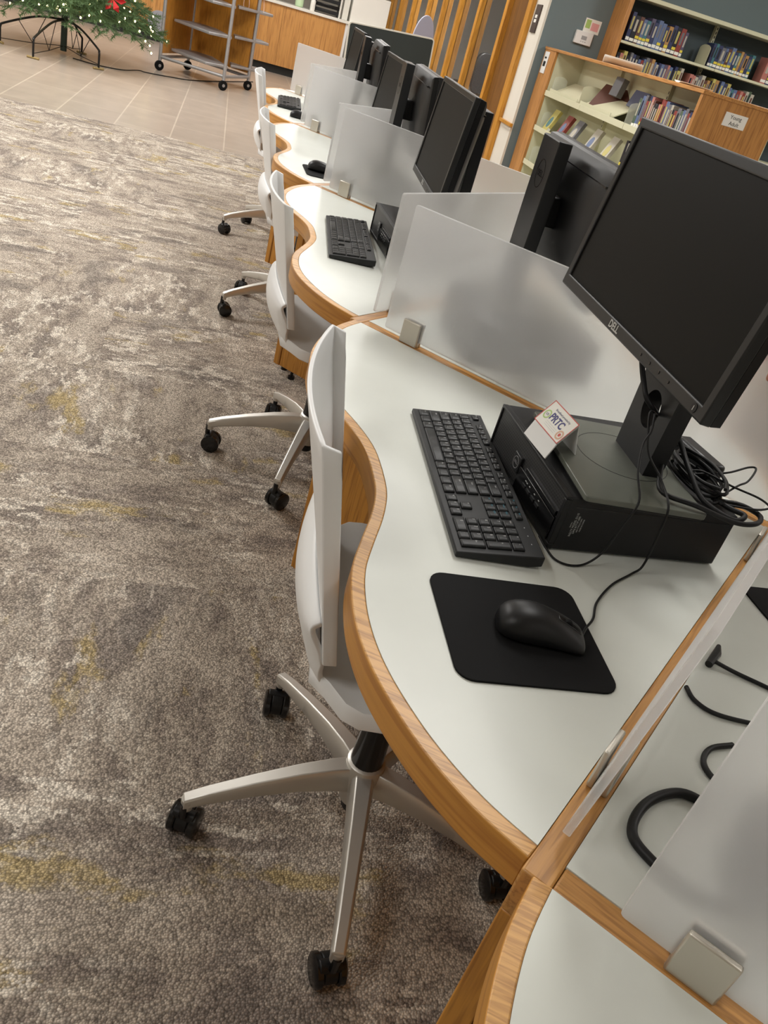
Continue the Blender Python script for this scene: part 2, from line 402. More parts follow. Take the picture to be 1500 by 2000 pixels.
POSTY = [9.10, 10.15, 11.1, 12.0, 12.95, 14.1, 15.2, 16.2]
g = tag(empty('office_partition', (2.6, 9.0, 0)), 'oak and glass office partition of upright posts, standing behind the desks', 'partition')
for i, y in enumerate(POSTY):
    obj('post', MB().b2((-0.05, y-9.0-0.045, 0), (0.07, y-9.0+0.045, CEIL)), OAK_POST, g, bevel=0.006)
for i in range(len(POSTY)-1):
    y0, y1 = POSTY[i]+0.045-9.0, POSTY[i+1]-0.045-9.0
    obj('glass_pane', MB().b2((0.005, y0, 0.35), (0.013, y1, 2.6)), WINDOW, g, smooth=0)
    obj('lower_rail', MB().b2((-0.01, y0, 0.0), (0.03, y1, 0.35)), OAK_POST, g, bevel=0.003)
    obj('upper_rail', MB().b2((-0.01, y0, 2.6), (0.03, y1, CEIL)), OAK_POST, g, bevel=0.003)
# office behind the glass
tag(obj('wall_office', MB().b2((5.6, 8.34, 0), (5.7, 18, CEIL)), mat('office_wall', (176, 160, 150), rough=0.8), smooth=0), kind='structure')

# ceiling lights
LIGHT_WHERE = ['near left corner of the room', 'over the near aisle', 'over the nearest desks', 'near right, beyond the desks',
               'far left, above the middle of the carpet', 'over the aisle beside the far desks', 'over the far desks', 'right, before the grey wall',
               'far left, above the tree', 'above the shelf cart', 'above the dark board', 'back left corner, by the counter', 'above the counter, middle', 'above the white box', 'inside the glass office', 'behind the camera']
for i, (x, y, pw) in enumerate(LIGHT_ROWS):
    ld = bpy.data.lights.new('ceiling_lamp', 'AREA'); ld.shape = 'RECTANGLE'; ld.size = 0.6; ld.size_y = 1.2
    ld.energy = pw*LIGHT_K; ld.color = (1.0, 0.990, 0.972)
    lo = bpy.data.objects.new('ceiling_lamp', ld); COL.objects.link(lo); lo.location = (x, y, CEIL-0.045)
    t = empty('ceiling_light', (x, y, CEIL))
    tag(t, 'recessed white ceiling light, ' + LIGHT_WHERE[i], 'ceiling light', 'ceiling lights')
    fr = MB().b2((-0.33, -0.63, -0.03), (-0.30, 0.63, 0)).b2((0.30, -0.63, -0.03), (0.33, 0.63, 0)).b2((-0.30, -0.63, -0.03), (0.30, -0.60, 0)).b2((-0.30, 0.60, -0.03), (0.30, 0.63, 0))
    obj('frame', fr, WHITE_PLASTIC, t, smooth=0)
    obj('diffuser', MB().b2((-0.299, -0.599, -0.025), (0.299, 0.599, -0.01)), mat('diffuser', (255, 246, 230), emit=1.0), t, smooth=0)

# ------------------------------------------------------------------ the row of desks
JX, JY, PITCH, HALF = 0.365, 0.405, 1.36, 0.68
ZT = 0.74
CURVE = [(0, .298), (.05, .2965), (.09, .2905), (.14, .277), (.20, .256), (.26, .237), (.32, .2285), (.38, .228), (.44, .236), (.50, .253), (.56, .277), (.62, .311), (.672, .3516)]
def front_curve():
    """front edge from near to far, module coordinates with the middle at y = 0"""
    half = cr([(x, t, 0) for t, x in CURVE], 5)
    a = [(p.x, -p.y) for p in reversed(half)]; b = [(p.x, p.y) for p in half[1:]]
    return a + b
FC = front_curve()
def offset_curve(c, d):
    out = []
    for i, p in enumerate(c):
        a = Vector(c[max(i-1, 0)]); b = Vector(c[min(i+1, len(c)-1)]); t = (b-a).normalized()
        out.append((p[0]+t.y*d, p[1]-t.x*d))
    return out
IC = offset_curve(FC, 0.0185)
IC = [(x, y) if (abs(y) < 0.65 and x+abs(y) < 1.0236) else (0.3651, math.copysign(0.6585, y)) for x, y in IC]
CORN = (JX+HALF-0.0214, 0.0)

def desk(yc, mirror, label):
    """worktop with its curved oak edge; mirror turns it to the other side of the row"""
    mx = (lambda p: (JX + JX+HALF - p[0], -p[1])) if mirror else (lambda p: p)
    t = tag(empty('workstation_desk', (0, yc, 0)), label, 'desk', 'computer desks in the row')
    poly = [mx(p) for p in IC] + [mx(CORN)]
    obj('worktop', MB().prism(poly, ZT-0.034, ZT), LAMINATE, t, smooth=30)
    e = obj('edge_band', MB().strip([mx(p) for p in FC], [mx(p) for p in IC], ZT-0.044, ZT), [OAK_BAND_TOP, OAK_BAND_SIDE], t, bevel=0.002)
    e.data.polygons.foreach_set('material_index', [0 if abs(p.normal.z) > 0.7 else 1 for p in e.data.polygons])
    return t
ORD = ['nearest', 'second', 'third', 'fourth', 'fifth', 'sixth', 'seventh']
for m in range(-1, 4):
    lab = {-1: 'pale laminate desk with oak edge at the bottom corner, nearest desk',
           0: 'pale curved desk with oak edge under the large black keyboard and mouse pad',
           1: 'pale curved desk with oak edge, second along the row behind the main computer desk',
           2: 'pale curved desk with oak edge under a lone black mouse, third along the row',
           3: 'pale curved desk with oak edge at the far end of the row'}[m]
    desk(JY+PITCH*m+HALF, False, lab)
for m in range(0, 5):
    lab = {0: 'pale desk with loose black cables beyond the edge-on divider at right',
           1: 'pale desk on the far side, behind the divider beside the main monitor',
           2: 'pale desk on the far side of the row carrying the third turned-away monitor',
           3: 'pale desk on the far side of the row, behind the fourth tip',
           4: 'pale desk on the far side at the end of the row'}[m]
    desk(JY+PITCH*m, True, lab)

def panel(J, sgn, t0, t1, label):
    """oak upright panel below a strip; local x runs along the strip"""
    t = tag(empty('oak_gable', (J[0], J[1], 0), R(45*sgn)), label, 'desk panel', 'oak panels between the desks')
    obj('board', MB().b2((t0, -0.0148, 0.035), (t1, 0.0148, ZT-0.06)), OAK_PANEL, t, bevel=0.002)
    obj('top_rail', MB().b2((t0, -0.0150, ZT-0.06), (t1, 0.0150, ZT)), OAK_RAIL, t, bevel=0.0025)
    for x in (t0+0.06, t1-0.06):
        obj('glide', MB().cyl((x, 0, 0.0), (x, 0, 0.012), 0.014, n=14).cyl((x, 0, 0.012), (x, 0, 0.035), 0.006, n=10), BLACK, t)
    return t
LEN = HALF*math.sqrt(2)
WHERE = ['at the nearest tip', 'at the second tip, beside the large divider', 'at the third tip', 'at the fourth tip', 'at the far end of the row']
for k in range(0, 5):
    J = (JX, JY+PITCH*k)
    if k < 4: panel(J, 1, -0.018, LEN-0.016, 'oak panel and rail slanting away, ' + WHERE[k])
    panel(J, -1, 0.0154 if k < 4 else -0.018, LEN+0.018, 'oak panel and rail slanting back, ' + WHERE[k])

def divider(J, sgn, label, lean=0.0, t0=0.07):
    t = tag(empty('frosted_divider', (J[0], J[1], 0), R(45*sgn)), label, 'divider', 'frosted dividers between the desks')
    pl = MB().prism([(x, z) for x, z in rrect(0.93-t0, 0.265, 0.005, 3, (0.93+t0)/2, 0.1325)], -0.004, 0.004, Matrix.Translation((0, 0, 0.752)) @ Matrix.Rotation(lean, 4, 'X') @ Matrix.Rotation(R(90), 4, 'X'))
    obj('frosted_sheet', pl, FROST, t, bevel=0.0008, seg=1)
    for x in (0.14, 0.80):
        for s in (-1, 1):
            obj('clamp_jaw', MB().b2((x-0.0225, s*0.0046, ZT), (x+0.0225, s*0.0115, 0.792)), STEEL, t, bevel=0.0022)
        obj('clamp_foot', MB().b2((x-0.0215, -0.0034, ZT), (x+0.0215, 0.0034, 0.7505)), STEEL, t)
    return t
for k in range(0, 5):
    J = (JX, JY+PITCH*k)
    if k < 4: divider(J, 1, ['frosted divider seen edge on, right of the mouse pad', 'frosted divider slanting away behind the large frosted sheet beside the main monitor', 'frosted divider slanting away behind the second clamp', 'frosted divider slanting away at the fourth tip'][k], R(4.2) if k == 0 else 0.0, 0.032 if k == 0 else 0.05)
    divider(J, -1, ['frosted divider with a steel clamp in the bottom right corner', 'large frosted divider with a steel clamp left of the main monitor', 'frosted divider in front of the second keyboard', 'frosted divider behind the lone mouse', 'frosted divider at the far end, behind the farthest keyboard'][k])

# ------------------------------------------------------------------ task chair (local +x is forward)
def caster(parent, x, y, ang):
    c = obj('caster', MB().tube([(-0.004, 0, 0.055), (-0.004, 0, 0.088)], 0.008, 10), BLACK_GLOSS, parent, loc=(x, y, 0), rot=(0, 0, ang))
    hood = MB().tube([(0.012, -0.012, 0.031), (0.012, 0.012, 0.031)], 0.025, 20)
    hood.tube([(0.006, -0.021, 0.047), (0.006, 0.021, 0.047)], 0.013, 14)
    obj('hood', hood, BLACK, c, bevel=0.002)
    for s in (-1, 1):
        wm = MB().tube([(0.012, s*0.0125, 0.0285), (0.012, s*0.015, 0.0285), (0.012, s*0.024, 0.0285), (0.012, s*0.027, 0.0285)], [0.026, 0.0285, 0.0285, 0.024], 28)
        obj('wheel', wm, BLACK_GLOSS, c)
    return c
def arm_mb():
    mb = MB(); rings = []
    st = [(0.018, 0.178, 0.021, 0.062), (0.06, 0.176, 0.0195, 0.056), (0.12, 0.166, 0.017, 0.046), (0.20, 0.145, 0.0145, 0.036), (0.28, 0.120, 0.0125, 0.028), (0.320, 0.104, 0.0115, 0.024)]
    for x, zt, hw, h in st:
        rings.append([Vector((x, hw*cx, zt-h*cz)) for cx, cz in ((-0.72, 0), (0.72, 0), (1, 0.18), (1, 0.9), (0.8, 1), (-0.8, 1), (-1, 0.9), (-1, 0.18))])
    mb.loft(rings)
    return mb
def make_chair(label, phase, dz):
    t = tag(empty('task_chair'), label, 'chair', 'white task chairs along the row')
    z0 = 0.535 + dz
    hub = MB().lathe([(0.030, 0.085), (0.033, 0.10), (0.036, 0.13), (0.040, 0.165), (0.036, 0.184), (0.030, 0.188)], 28)
    obj('hub', hub, ALU, t)
    obj('hub_cap', MB().lathe([(0.020, 0.058), (0.022, 0.062), (0.022, 0.085), (0.020, 0.086)], 20), BLACK, t)
    obj('gas_lift', MB().lathe([(0.031, 0.186), (0.030, 0.20), (0.026, 0.31), (0.026, 0.33), (0.014, 0.335), (0.014, z0-0.055)], 24), BLACK_GLOSS, t)
    obj('seat_mechanism', MB().b2((-0.09, -0.05, z0-0.06), (0.08, 0.05, z0-0.026)), BLACK, t, bevel=0.008)
    for i in range(5):
        a = R(phase + 72*i)
        obj('base_arm', arm_mb(), ALU, t, bevel=0.003, rot=(0, 0, a))
        stub = MB().tube([(0.311, 0, 0.098), (0.312, 0, 0.074)], [0.0125, 0.0105], 14)
        obj('arm_tip', stub, ALU, t, rot=(0, 0, a))
        caster(t, 0.314*cos(a), 0.314*sin(a), a + R(random.choice([150, 200, 240, 120, 170])))
    # seat shell
    outl = [(-0.17, -0.178), (-0.145, -0.200), (-0.12, -0.232), (-0.095, -0.242), (0.16, -0.242), (0.205, -0.232), (0.232, -0.205), (0.24, -0.16)]
    outl = outl + [(x, -y) for x, y in reversed(outl)]
    n = len(outl); mb = MB(); rings = []
    for sc, dzz in ((0.965, -0.034), (0.995, -0.029), (1.0, -0.004), (0.985, 0.0), (0.90, -0.001), (0.6, -0.006), (0.25, -0.009)):
        rings.append([Vector((0.03+(x-0.03)*sc, y*sc, z0 + dzz + (0.014*max(0, (-x-0.06)/0.11)**1.5 if sc > 0.95 else 0.006*max(0, (-x-0.06)/0.11)) - 0.010*max(0, (x-0.16)/0.08)**2)) for x, y in outl])
    mb.loft(rings)
    obj('seat', mb, WHITE_SHELL, t, smooth=50)
    # back panel
    zb, zt = z0+0.045, z0+0.372
    def back(u, v):
        uu = u*2-1; z = zb + (zt-zb)*v
        hw = 0.203 - 0.010*sin(pi*v)
        fl = max(0.0, (abs(uu)-0.9)/0.1)
        x = -0.222 + 0.20*(zt-z) - (0.032 - 0.07*(zt-z))*(1-uu*uu) + 0.016*fl
        y = hw*math.copysign(min(abs(uu), 0.9)/0.9, uu) - 0.003*fl*math.copysign(1, uu)
        z2 = z - 0.006*fl*(1 if v > 0.9 else 0)
        return Vector((x, y, z2))
    obj('backrest', MB().grid(back, 40, 14), WHITE_SHELL, t, solid=0.007, bevel=0.002, smooth=60)
    # bracket sweeping up from the rear of the seat around the back
    prof = [Vector(p) for p in ((-0.105, 0, z0-0.012), (-0.15, 0, z0-0.010), (-0.182, 0, z0+0.010), (-0.202, 0, z0+0.040), (-0.210, 0, z0+0.075), (-0.206, 0, z0+0.103), (-0.1905, 0, z0+0.122))]
    pc = cr(prof, 6)
    def brk(u, v):
        uu = u*2-1; f = v*(len(pc)-1); i = min(int(f), len(pc)-2); p = pc[i].lerp(pc[i+1], f-i)
        hw = 0.183 + 0.020*min(1, v*1.8)
        tt = min(1, max(0, (v-0.55)/0.4)); tt = tt*tt*(3-2*tt)
        x = p.x + (0.034*(1-tt)+0.016*tt)*uu*uu*min(1, max(0, (v-0.1)/0.4))
        e = max(0, (abs(uu)-0.88)/0.12)
        x += 0.010*e*min(1, v*2)*(1-tt); zz = p.z - 0.012*uu*uu*max(0, v-0.6)/0.4
        return Vector((x, hw*uu*(1-0.02*e), zz))
    obj('back_bracket', MB().grid(brk, 32, 22), WHITE_SHELL, t, solid=0.009, bevel=0.002, smooth=60)
    obj('back_pin', MB().tube([(-0.183, -0.12, z0+0.072), (-0.183, 0.12, z0+0.072)], 0.013, 14), CHAR, t)
    return t
def place(o, x, y, rz): o.location = (x, y, 0); o.rotation_euler = (0, 0, rz); return o
ROT = R(-7)
place(make_chair('white task chair nearest the camera, tucked under the main computer desk', 193, 0), 0.415, 0.992, ROT)
place(make_chair('white task chair at the second desk, its grey-white seat showing', 177, -0.05), 0.417, 2.39, 0.02)
place(make_chair('white task chair at the third desk, only its thin back and rear casters showing', 200, -0.06), 0.420, 3.76, 0.03)
place(make_chair('white task chair at the far end of the row, on the tile edge', 198, -0.03), 0.415, 5.07, -0.06)

# ------------------------------------------------------------------ computers (local: x to the user's right, y away from the user)
def key_list():
    U = 0.0187; rows = []
    x0 = 0.0085
    def run(y, h, ws, x=x0):
        out = []
        for wd in ws:
            if wd < 0: x += -wd*U; continue
            out.append((x, y, wd*U, h)); x += wd*U
        return out
    K = []
    ys = [0.0085+i*0.0187 for i in range(5)]
    K += run(ys[0], .0187, [1.25, 1.25, 1.25, 6.25, 1.25, 1.25, 1.25, 1.25])
    K += run(ys[1], .0187, [2.25]+[1]*10+[2.75])
    K += run(ys[2], .0187, [1.75]+[1]*11+[2.25])
    K += run(ys[3], .0187, [1.5]+[1]*12+[1.5])
    K += run(ys[4], .0187, [1]*13+[2])
    K += run(0.107, .0125, [1, -1]+[1]*4+[-.5]+[1]*4+[-.5]+[1]*4)
    nx = 0.295
    K += run(ys[0], .0187, [1]*3, nx); K += run(ys[1], .0187, [-1, 1], nx)
    K += run(ys[3], .0187, [1]*3, nx); K += run(ys[4], .0187, [1]*3, nx); K += run(0.107, .0125, [1]*3, nx)
    px = 0.3565
    K += run(ys[0], .0187, [2, 1], px); K += run(ys[1], .0187, [1]*3, px); K += run(ys[2], .0187, [1]*3, px)
    K += run(ys[3], .0187, [1]*3, px); K += run(ys[4], .0187, [1]*4, px)
    K.append((px+3*U, ys[0], U, 2*.0187)); K.append((px+3*U, ys[2], U, 2*.0187))
    return K
LEG = (['Ctrl', '', 'Alt', '', 'Alt', '', '', 'Ctrl'] + ['Shift']+list('ZXCVBNM,./')+['Shift'] + ['Caps']+list('ASDFGHJKL;\'')+['Enter'] +
       ['Tab']+list('QWERTYUIOP[]')+['\\'] + ['`']+list('1234567890-=')+['Back'] + ['Esc']+['F%d' % i for i in range(1, 13)] +
       ['<', 'v', '>'] + ['^'] + ['Del', 'End', 'PgDn'] + ['Ins', 'Home', 'PgUp'] + ['Prt', 'Scr', 'Brk'] + ['0', '.'] + list('123') + list('456') + list('789') + ['Num', '/', '*', '-'] + ['Ent', '+'])
KW, KD = 0.4425, 0.1276
def ktop(y): return 0.0105 + (0.0215-0.0105)*(y/KD)
def make_keyboard(label, detail):
    t = tag(empty('keyboard'), label, 'keyboard', 'black computer keyboards')
    ox, oy = -KW/2, -KD/2
    prof = [(0, 0.002), (0, 0.0105), (KD, 0.0215), (KD, 0.006), (KD-0.02, 0.002)]
    M = Matrix(((0, 0, 1, ox), (1, 0, 0, oy), (0, 1, 0, 0), (0, 0, 0, 1)))
    obj('body', MB().prism(prof, 0, KW, M), KBODY, t, bevel=0.0018)
    obj('feet', MB().box((-0.18, 0.05, 0.003), (0.03, 0.012, 0.006)).box((0.18, 0.05, 0.003), (0.03, 0.012, 0.006)).box((-0.18, -0.05, 0.001), (0.03, 0.01, 0.002)).box((0.18, -0.05, 0.001), (0.03, 0.01, 0.002)), BLACK_SOFT, t)
    K = key_list(); allk = MB(); extra = MB(); leg = MB(); legb = MB()
    cache = {}
    for i, (x, y, wd, h) in enumerate(K):
        mb = MB(); g_ = 0.0011; th = 0.0042
        a, b_ = wd/2-g_, h/2-g_
        rings = []
        for ins, z in ((0, 0), (0.0002, 0.0028), (0.0022, th)):
            rings.append([Vector((sx*(a-ins), sy*(b_-ins*0.8), z)) for sx, sy in ((-1, -1), (1, -1), (1, 1), (-1, 1))])
        mb.loft(rings)
        c = (ox+x+wd/2, oy+y+h/2, ktop(y+h/2)-0.0003)
        if detail and i < 100:
            o = obj('key', mb, KEYM, t, loc=c, rot=(0.086, 0, 0), bevel=0.0006, seg=1)
        else:
            tgt = extra if detail else allk
            Mr = Matrix.Translation(c) @ Matrix.Rotation(0.086, 4, 'X')
            tgt.add([Mr @ Vector(p) for p in mb.v], mb.f)
        if detail and LEG[i]:
            s = LEG[i]; sz = 0.0062 if len(s) == 1 else 0.0036
            Mt = Matrix.Translation((c[0]-a*0.35, c[1]+b_*0.25, c[2]+th+0.0004)) @ Matrix.Rotation(0.086, 4, 'X')
            q = text_mb(s, sz, Mt, extrude=0.00005)
            (legb if s in ('Prt', 'Scr', 'Brk', 'Ins', 'Home', 'PgUp', 'Del', 'End', 'PgDn') and detail else leg).add(q.v, q.f)
    if detail:
        e = obj('key', extra, KEYM, t, bevel=0.0006, seg=1); e['kind'] = 'stuff'
        obj('key_legends', leg, LEGEND, t, smooth=0)
        obj('navigation_legends', legb, LEGEND_BLUE, t, smooth=0)
        for k in range(3):
            obj('status_lamp', MB().box((0.148+k*0.021, 0.0515, ktop(KD-0.012)+0.0002), (0.0022, 0.0012, 0.0004)), LEGEND, t)
    else:
        e = obj('keycaps', allk, KEYM, t)
    return t

def make_mouse(label):
    """local: x right, y away from the user (the cable end)"""
    t = tag(empty('computer_mouse'), label, 'mouse', 'black computer mice')
    def ring(y, hw, h, zc):
        return [Vector((hw*sx, y, z)) for sx, z in ((-0.92, 0.0015), (-1.0, 0.004), (-1.0, h*0.35), (-0.93, h*0.62), (-0.72, h*0.86), (-0.36, h*0.98), (0, h), (0.36, h*0.98), (0.72, h*0.86), (0.93, h*0.62), (1.0, h*0.35), (1.0, 0.004), (0.92, 0.0015))]
    rings = [ring(y, hw, h, 0) for y, hw, h in ((-0.0560, 0.010, 0.013), (-0.0545, 0.018, 0.020), (-0.049, 0.0255, 0.028), (-0.038, 0.0300, 0.0345), (-0.020, 0.0310, 0.0385), (0.0, 0.0290, 0.037), (0.020, 0.0280, 0.031), (0.038, 0.0285, 0.0235), (0.050, 0.0275, 0.0170), (0.0555, 0.0240, 0.0125), (0.0575, 0.018, 0.009))]
    obj('shell', MB().loft(rings), BLACK, t, smooth=70, sub=1)
    obj('wheel_well', MB().loft([[Vector((sx*0.0048, y, z)) for sx, z in ((-1, h-0.004), (1, h-0.004), (1, h+0.0004), (-1, h+0.0004))] for y, h in ((0.016, 0.0325), (0.028, 0.0280), (0.040, 0.0228), (0.050, 0.0172))]), BLACK_GLOSS, t, bevel=0.001)
    obj('scroll_wheel', MB().cyl((-0.003, 0.030, 0.0245), (0.003, 0.030, 0.0245), 0.0062, n=20), BLACK_SOFT, t, bevel=0.001)
    return t

PW, PD, PH = 0.290, 0.292, 0.0926
def make_computer(label):
    t = tag(empty('desktop_computer'), label, 'computer', 'black desktop computers lying flat')
    obj('case', MB().b2((-PW/2, -PD/2+0.008, 0.003), (PW/2, PD/2, PH)), PCTOP, t, bevel=0.0025)
    fr = MB().b2((-PW/2, -PD/2, 0.003), (PW/2, -PD/2+0.010, 0.012)).b2((-PW/2, -PD/2, PH-0.005), (PW/2, -PD/2+0.010, PH))
    fr.b2((-PW/2, -PD/2, 0.012), (-PW/2+0.005, -PD/2+0.010, PH-0.005)).b2((PW/2-0.008, -PD/2, 0.012), (PW/2, -PD/2+0.010, PH-0.005))
    obj('front_frame', fr, BLACK, t, bevel=0.0012)
    obj('front_grille', MB().b2((-PW/2+0.004, -PD/2+0.0025, 0.011), (PW/2-0.007, -PD/2+0.0085, PH-0.004)), GRILLE, t)
    obj('port_panel', MB().b2((-0.012, -PD/2-0.0015, 0.012), (PW/2-0.010, -PD/2+0.006, 0.050)), BLACK_GLOSS, t, bevel=0.001)
    obj('drive_slot', MB().b2((0.012, -PD/2-0.002, 0.052), (PW/2-0.012, -PD/2+0.004, 0.060)), BLACK_GLOSS, t, bevel=0.001)
    bd = obj('badge_plate', MB().b2((-0.040, -PD/2-0.003, 0.034), (-0.012, -PD/2+0.004, 0.062)), CHAR, t, bevel=0.0015)
    Mt = Matrix.Translation((-0.026, -PD/2-0.0032, 0.048)) @ Matrix.Rotation(R(90), 4, 'X')
    ringm = MB(); N_ = 28
    ringm.strip([(cos(2*pi*k/N_)*0.0092, sin(2*pi*k/N_)*0.0092) for k in range(N_+1)], [(cos(2*pi*k/N_)*0.0102, sin(2*pi*k/N_)*0.0102) for k in range(N_+1)], -0.0002, 0.0003)
    ringm.v = [tuple(Mt @ Vector(p)) for p in ringm.v]
    lg = text_mb('DELL', 0.0062, Mt, extrude=0.0002); ringm.add(lg.v, lg.f)
    obj('round_logo', ringm, GREYMETAL, bd, smooth=0)
    pm = MB()
    for x in (0.022, 0.040): pm.box((x, -PD/2-0.002, 0.034), (0.0125, 0.0010, 0.0042))
    for x in (0.060, 0.078): pm.box((x, -PD/2-0.002, 0.034), (0.0125, 0.0016, 0.0048))
    obj('usb_ports', pm, CHAR, t)
    sm = MB()
    for x, z in ((0.024, 0.043), (0.030, 0.0425), (0.041, 0.043), (0.062, 0.043), (0.080, 0.043)): sm.box((x, -PD/2-0.0018, z), (0.004, 0.0006, 0.0012))
    obj('port_symbols', sm, LEGEND, t)
    # seam and small print on the right side
    obj('side_seam', MB().b2((PW/2-0.0004, -PD/2+0.02, PH-0.016), (PW/2+0.0004, PD/2-0.01, PH-0.0148)), BLACK_GLOSS, t)
    M2 = Matrix.Translation((PW/2+0.0003, -PD/2+0.030, 0.048)) @ Matrix.Scale(0.85, 4) @ Matrix(((0, 0, 1, 0), (1, 0, 0, 0), (0, 1, 0, 0), (0, 0, 0, 1))) @ Matrix.Rotation(R(90), 4, 'Z')
    tx = MB()
    for i, (s, sz) in enumerate((('Dell Inc.', 0.0034), ('RGLTY MODEL D11S', 0.0052), ('DPN 81T19 A00', 0.0052), ('REG TYPE D11S001', 0.0034), ('MADE IN CHINA', 0.0034))):
        q = text_mb(s, sz, M2 @ Matrix.Translation((0, 0.008-i*0.0052, 0)), extrude=0.00005, align='CENTER'); tx.add(q.v, q.f)
    obj('side_print', tx, LOGO, t, smooth=0)
    obj('rubber_feet', MB().box((-0.12, -0.12, 0.0015), (0.02, 0.02, 0.003)).box((0.12, -0.12, 0.0015), (0.02, 0.02, 0.003)).box((-0.12, 0.12, 0.0015), (0.02, 0.02, 0.003)).box((0.12, 0.12, 0.0015), (0.02, 0.02, 0.003)), BLACK_SOFT, t)
    return t

def make_monitor(label, W=0.53, H=0.272, zc=0.326, tilt=R(6.5), yaw=0.0, colz=0.40, group='black monitors', yf=-0.082):
    """origin on the surface under the base plate, screen faces -y"""
    t = tag(empty('computer_monitor'), label, 'monitor', group)
    obj('base_plate', MB().prism(rrect(0.262, 0.190, 0.006, 4, 0.017, -0.030), 0.0, 0.0035), BLACK, t, bevel=0.001)
    obj('base_cover', MB().prism(rrect(0.266, 0.194, 0.006, 4, 0.017, -0.030), 0.0036, 0.0125), PLATE, t, bevel=0.0012)
    sw = MB(); N_ = 40
    sw.strip([(cos(2*pi*k/N_)*0.0735, sin(2*pi*k/N_)*0.0735-0.012) for k in range(N_+1)], [(cos(2*pi*k/N_)*0.0745, sin(2*pi*k/N_)*0.0745-0.012) for k in range(N_+1)], 0.0124, 0.0128)
    obj('swivel_ring', sw, BLACK, t, smooth=0)
    # neck with an oval cable hole
    A0, Bt = 0.056, 0.064; zb, zt2 = 0.012, colz; hz, hr, hv = 0.098, 0.026, 0.030
    nk = MB(); N_ = 32; rings = []
    def outer(a):
        dx, dz = cos(a), sin(a)
        z1 = zt2-hz if dz > 0 else hz-zb
        s = min((0.060/abs(dx)) if abs(dx) > 1e-6 else 9, (z1/abs(dz)) if abs(dz) > 1e-6 else 9)
        z = hz+dz*s; wdt = A0 + (Bt-A0)*min(1, max(0, (z-zb)/0.2)); x = dx*s
        return (max(-1, min(1, x/0.060))*wdt, z)
    angs = sorted([2*pi*k/N_ for k in range(N_)] + [math.atan2(v, h_) % (2*pi) for h_ in (-0.060, 0.060) for v in (zt2-hz, zb-hz)])
    for (f, y) in ((0, 0.0), (1, 0.0), (1, 0.030), (0, 0.030)):
        rings.append([Vector((outer(a)[0], y, outer(a)[1])) if f else Vector((cos(a)*hr, y, hz+sin(a)*hv)) for a in angs])
    n = len(angs); nk.add([p for r_ in rings for p in r_], [(r_*n+k, r_*n+(k+1) % n, ((r_+1) % 4)*n+(k+1) % n, ((r_+1) % 4)*n+k) for r_ in range(4) for k in range(n)])
    neck = obj('neck', nk, CHAR if group != 'black monitors' else BLACK, t, bevel=0.002, smooth=30)
    Mb = Matrix.Translation((0, 0.0303, colz-0.075)) @ Matrix.Rotation(R(180), 4, 'Z') @ Matrix.Rotation(R(90), 4, 'X')
    rl = MB(); rl.strip([(cos(2*pi*k/40)*0.028, sin(2*pi*k/40)*0.028) for k in range(41)], [(cos(2*pi*k/40)*0.0295, sin(2*pi*k/40)*0.0295) for k in range(41)], -0.0002, 0.0003)
    rl.v = [tuple(Mb @ Vector(p)) for p in rl.v]; q = text_mb('DELL', 0.0185, Mb, extrude=0.0002); rl.add(q.v, q.f)
    obj('round_logo', rl, BLACK_GLOSS, neck, smooth=0)
    # head
    Mh = Matrix.Translation((0, yf, zc)) @ Matrix.Rotation(yaw, 4, 'Z') @ Matrix.Rotation(-tilt, 4, 'X')
    def h(mb): mb.v = [tuple(Mh @ Vector(p)) for p in mb.v]; return mb
    bz, bb = 0.0145, 0.019
    fr = MB()
    inner = [(-W/2+bz, -H/2+bb), (W/2-bz, -H/2+bb), (W/2-bz, H/2-bz), (-W/2+bz, H/2-bz)]
    outr = [(-W/2, -H/2), (W/2, -H/2), (W/2, H/2), (-W/2, H/2)]
    vs_, fs_ = [], []
    for (a, y) in ((outr, 0.0), (inner, 0.0), (inner, 0.006)): vs_ += [Vector((p[0], y, p[1])) for p in a]
    vs_ += [Vector((p[0], 0.016, p[1])) for p in outr]
    for r_ in range(2): fs_ += [(r_*4+k, r_*4+(k+1) % 4, r_*4+4+(k+1) % 4, r_*4+4+k) for k in range(4)]
    fs_ += [(8+k, 8+(k+1) % 4, 12+(k+1) % 4, 12+k) for k in range(4)] + [(12+k, 12+(k+1) % 4, (k+1) % 4, k) for k in range(4)]
    bez = obj('bezel', h(fr.add(vs_, fs_)), CHAR, t, bevel=0.0022)
    obj('screen', h(MB().b2((-W/2+bz-0.001, 0.004, -H/2+bb-0.001), (W/2-bz+0.001, 0.0065, H/2-bz+0.001))), SCREEN, t, smooth=0)
    rb = [[Vector((sx*(W/2-i1), y, sz*(H/2-i2) + dzz)) for sx, sz in ((-1, -1), (-0.5, -1), (0, -1), (0.5, -1), (1, -1), (1, 0), (1, 1), (0.5, 1), (0, 1), (-0.5, 1), (-1, 1), (-1, 0))] for i1, i2, y, dzz in ((0.001, 0.001, 0.0158, 0), (0.003, 0.003, 0.030, 0), (0.012, 0.012, 0.036, 0), (0.05, 0.045, 0.050, 0), (0.13, 0.09, 0.054, 0))]
    bk = obj('back_cover', h(MB().loft(rb)), BLACK, t, smooth=40)
    obj('back_groove', h(MB().b2((-W/2+0.02, 0.0415, H/2-0.036), (W/2-0.02, 0.0455, H/2-0.032))), BLACK_GLOSS, bk)
    obj('hinge', MB().b2((-0.03, yf+0.045, zc-0.035), (0.03, 0.002, zc+0.03)), BLACK, t, bevel=0.004)
    Mt = Mh @ Matrix.Translation((-0.028, -0.0002, -H/2+0.0095)) @ Matrix.Rotation(R(90), 4, 'X')
    obj('logo', text_mb('DELL', 0.0155, Mt, extrude=0.0004, offset=0.0003), LOGO, bez, smooth=0)
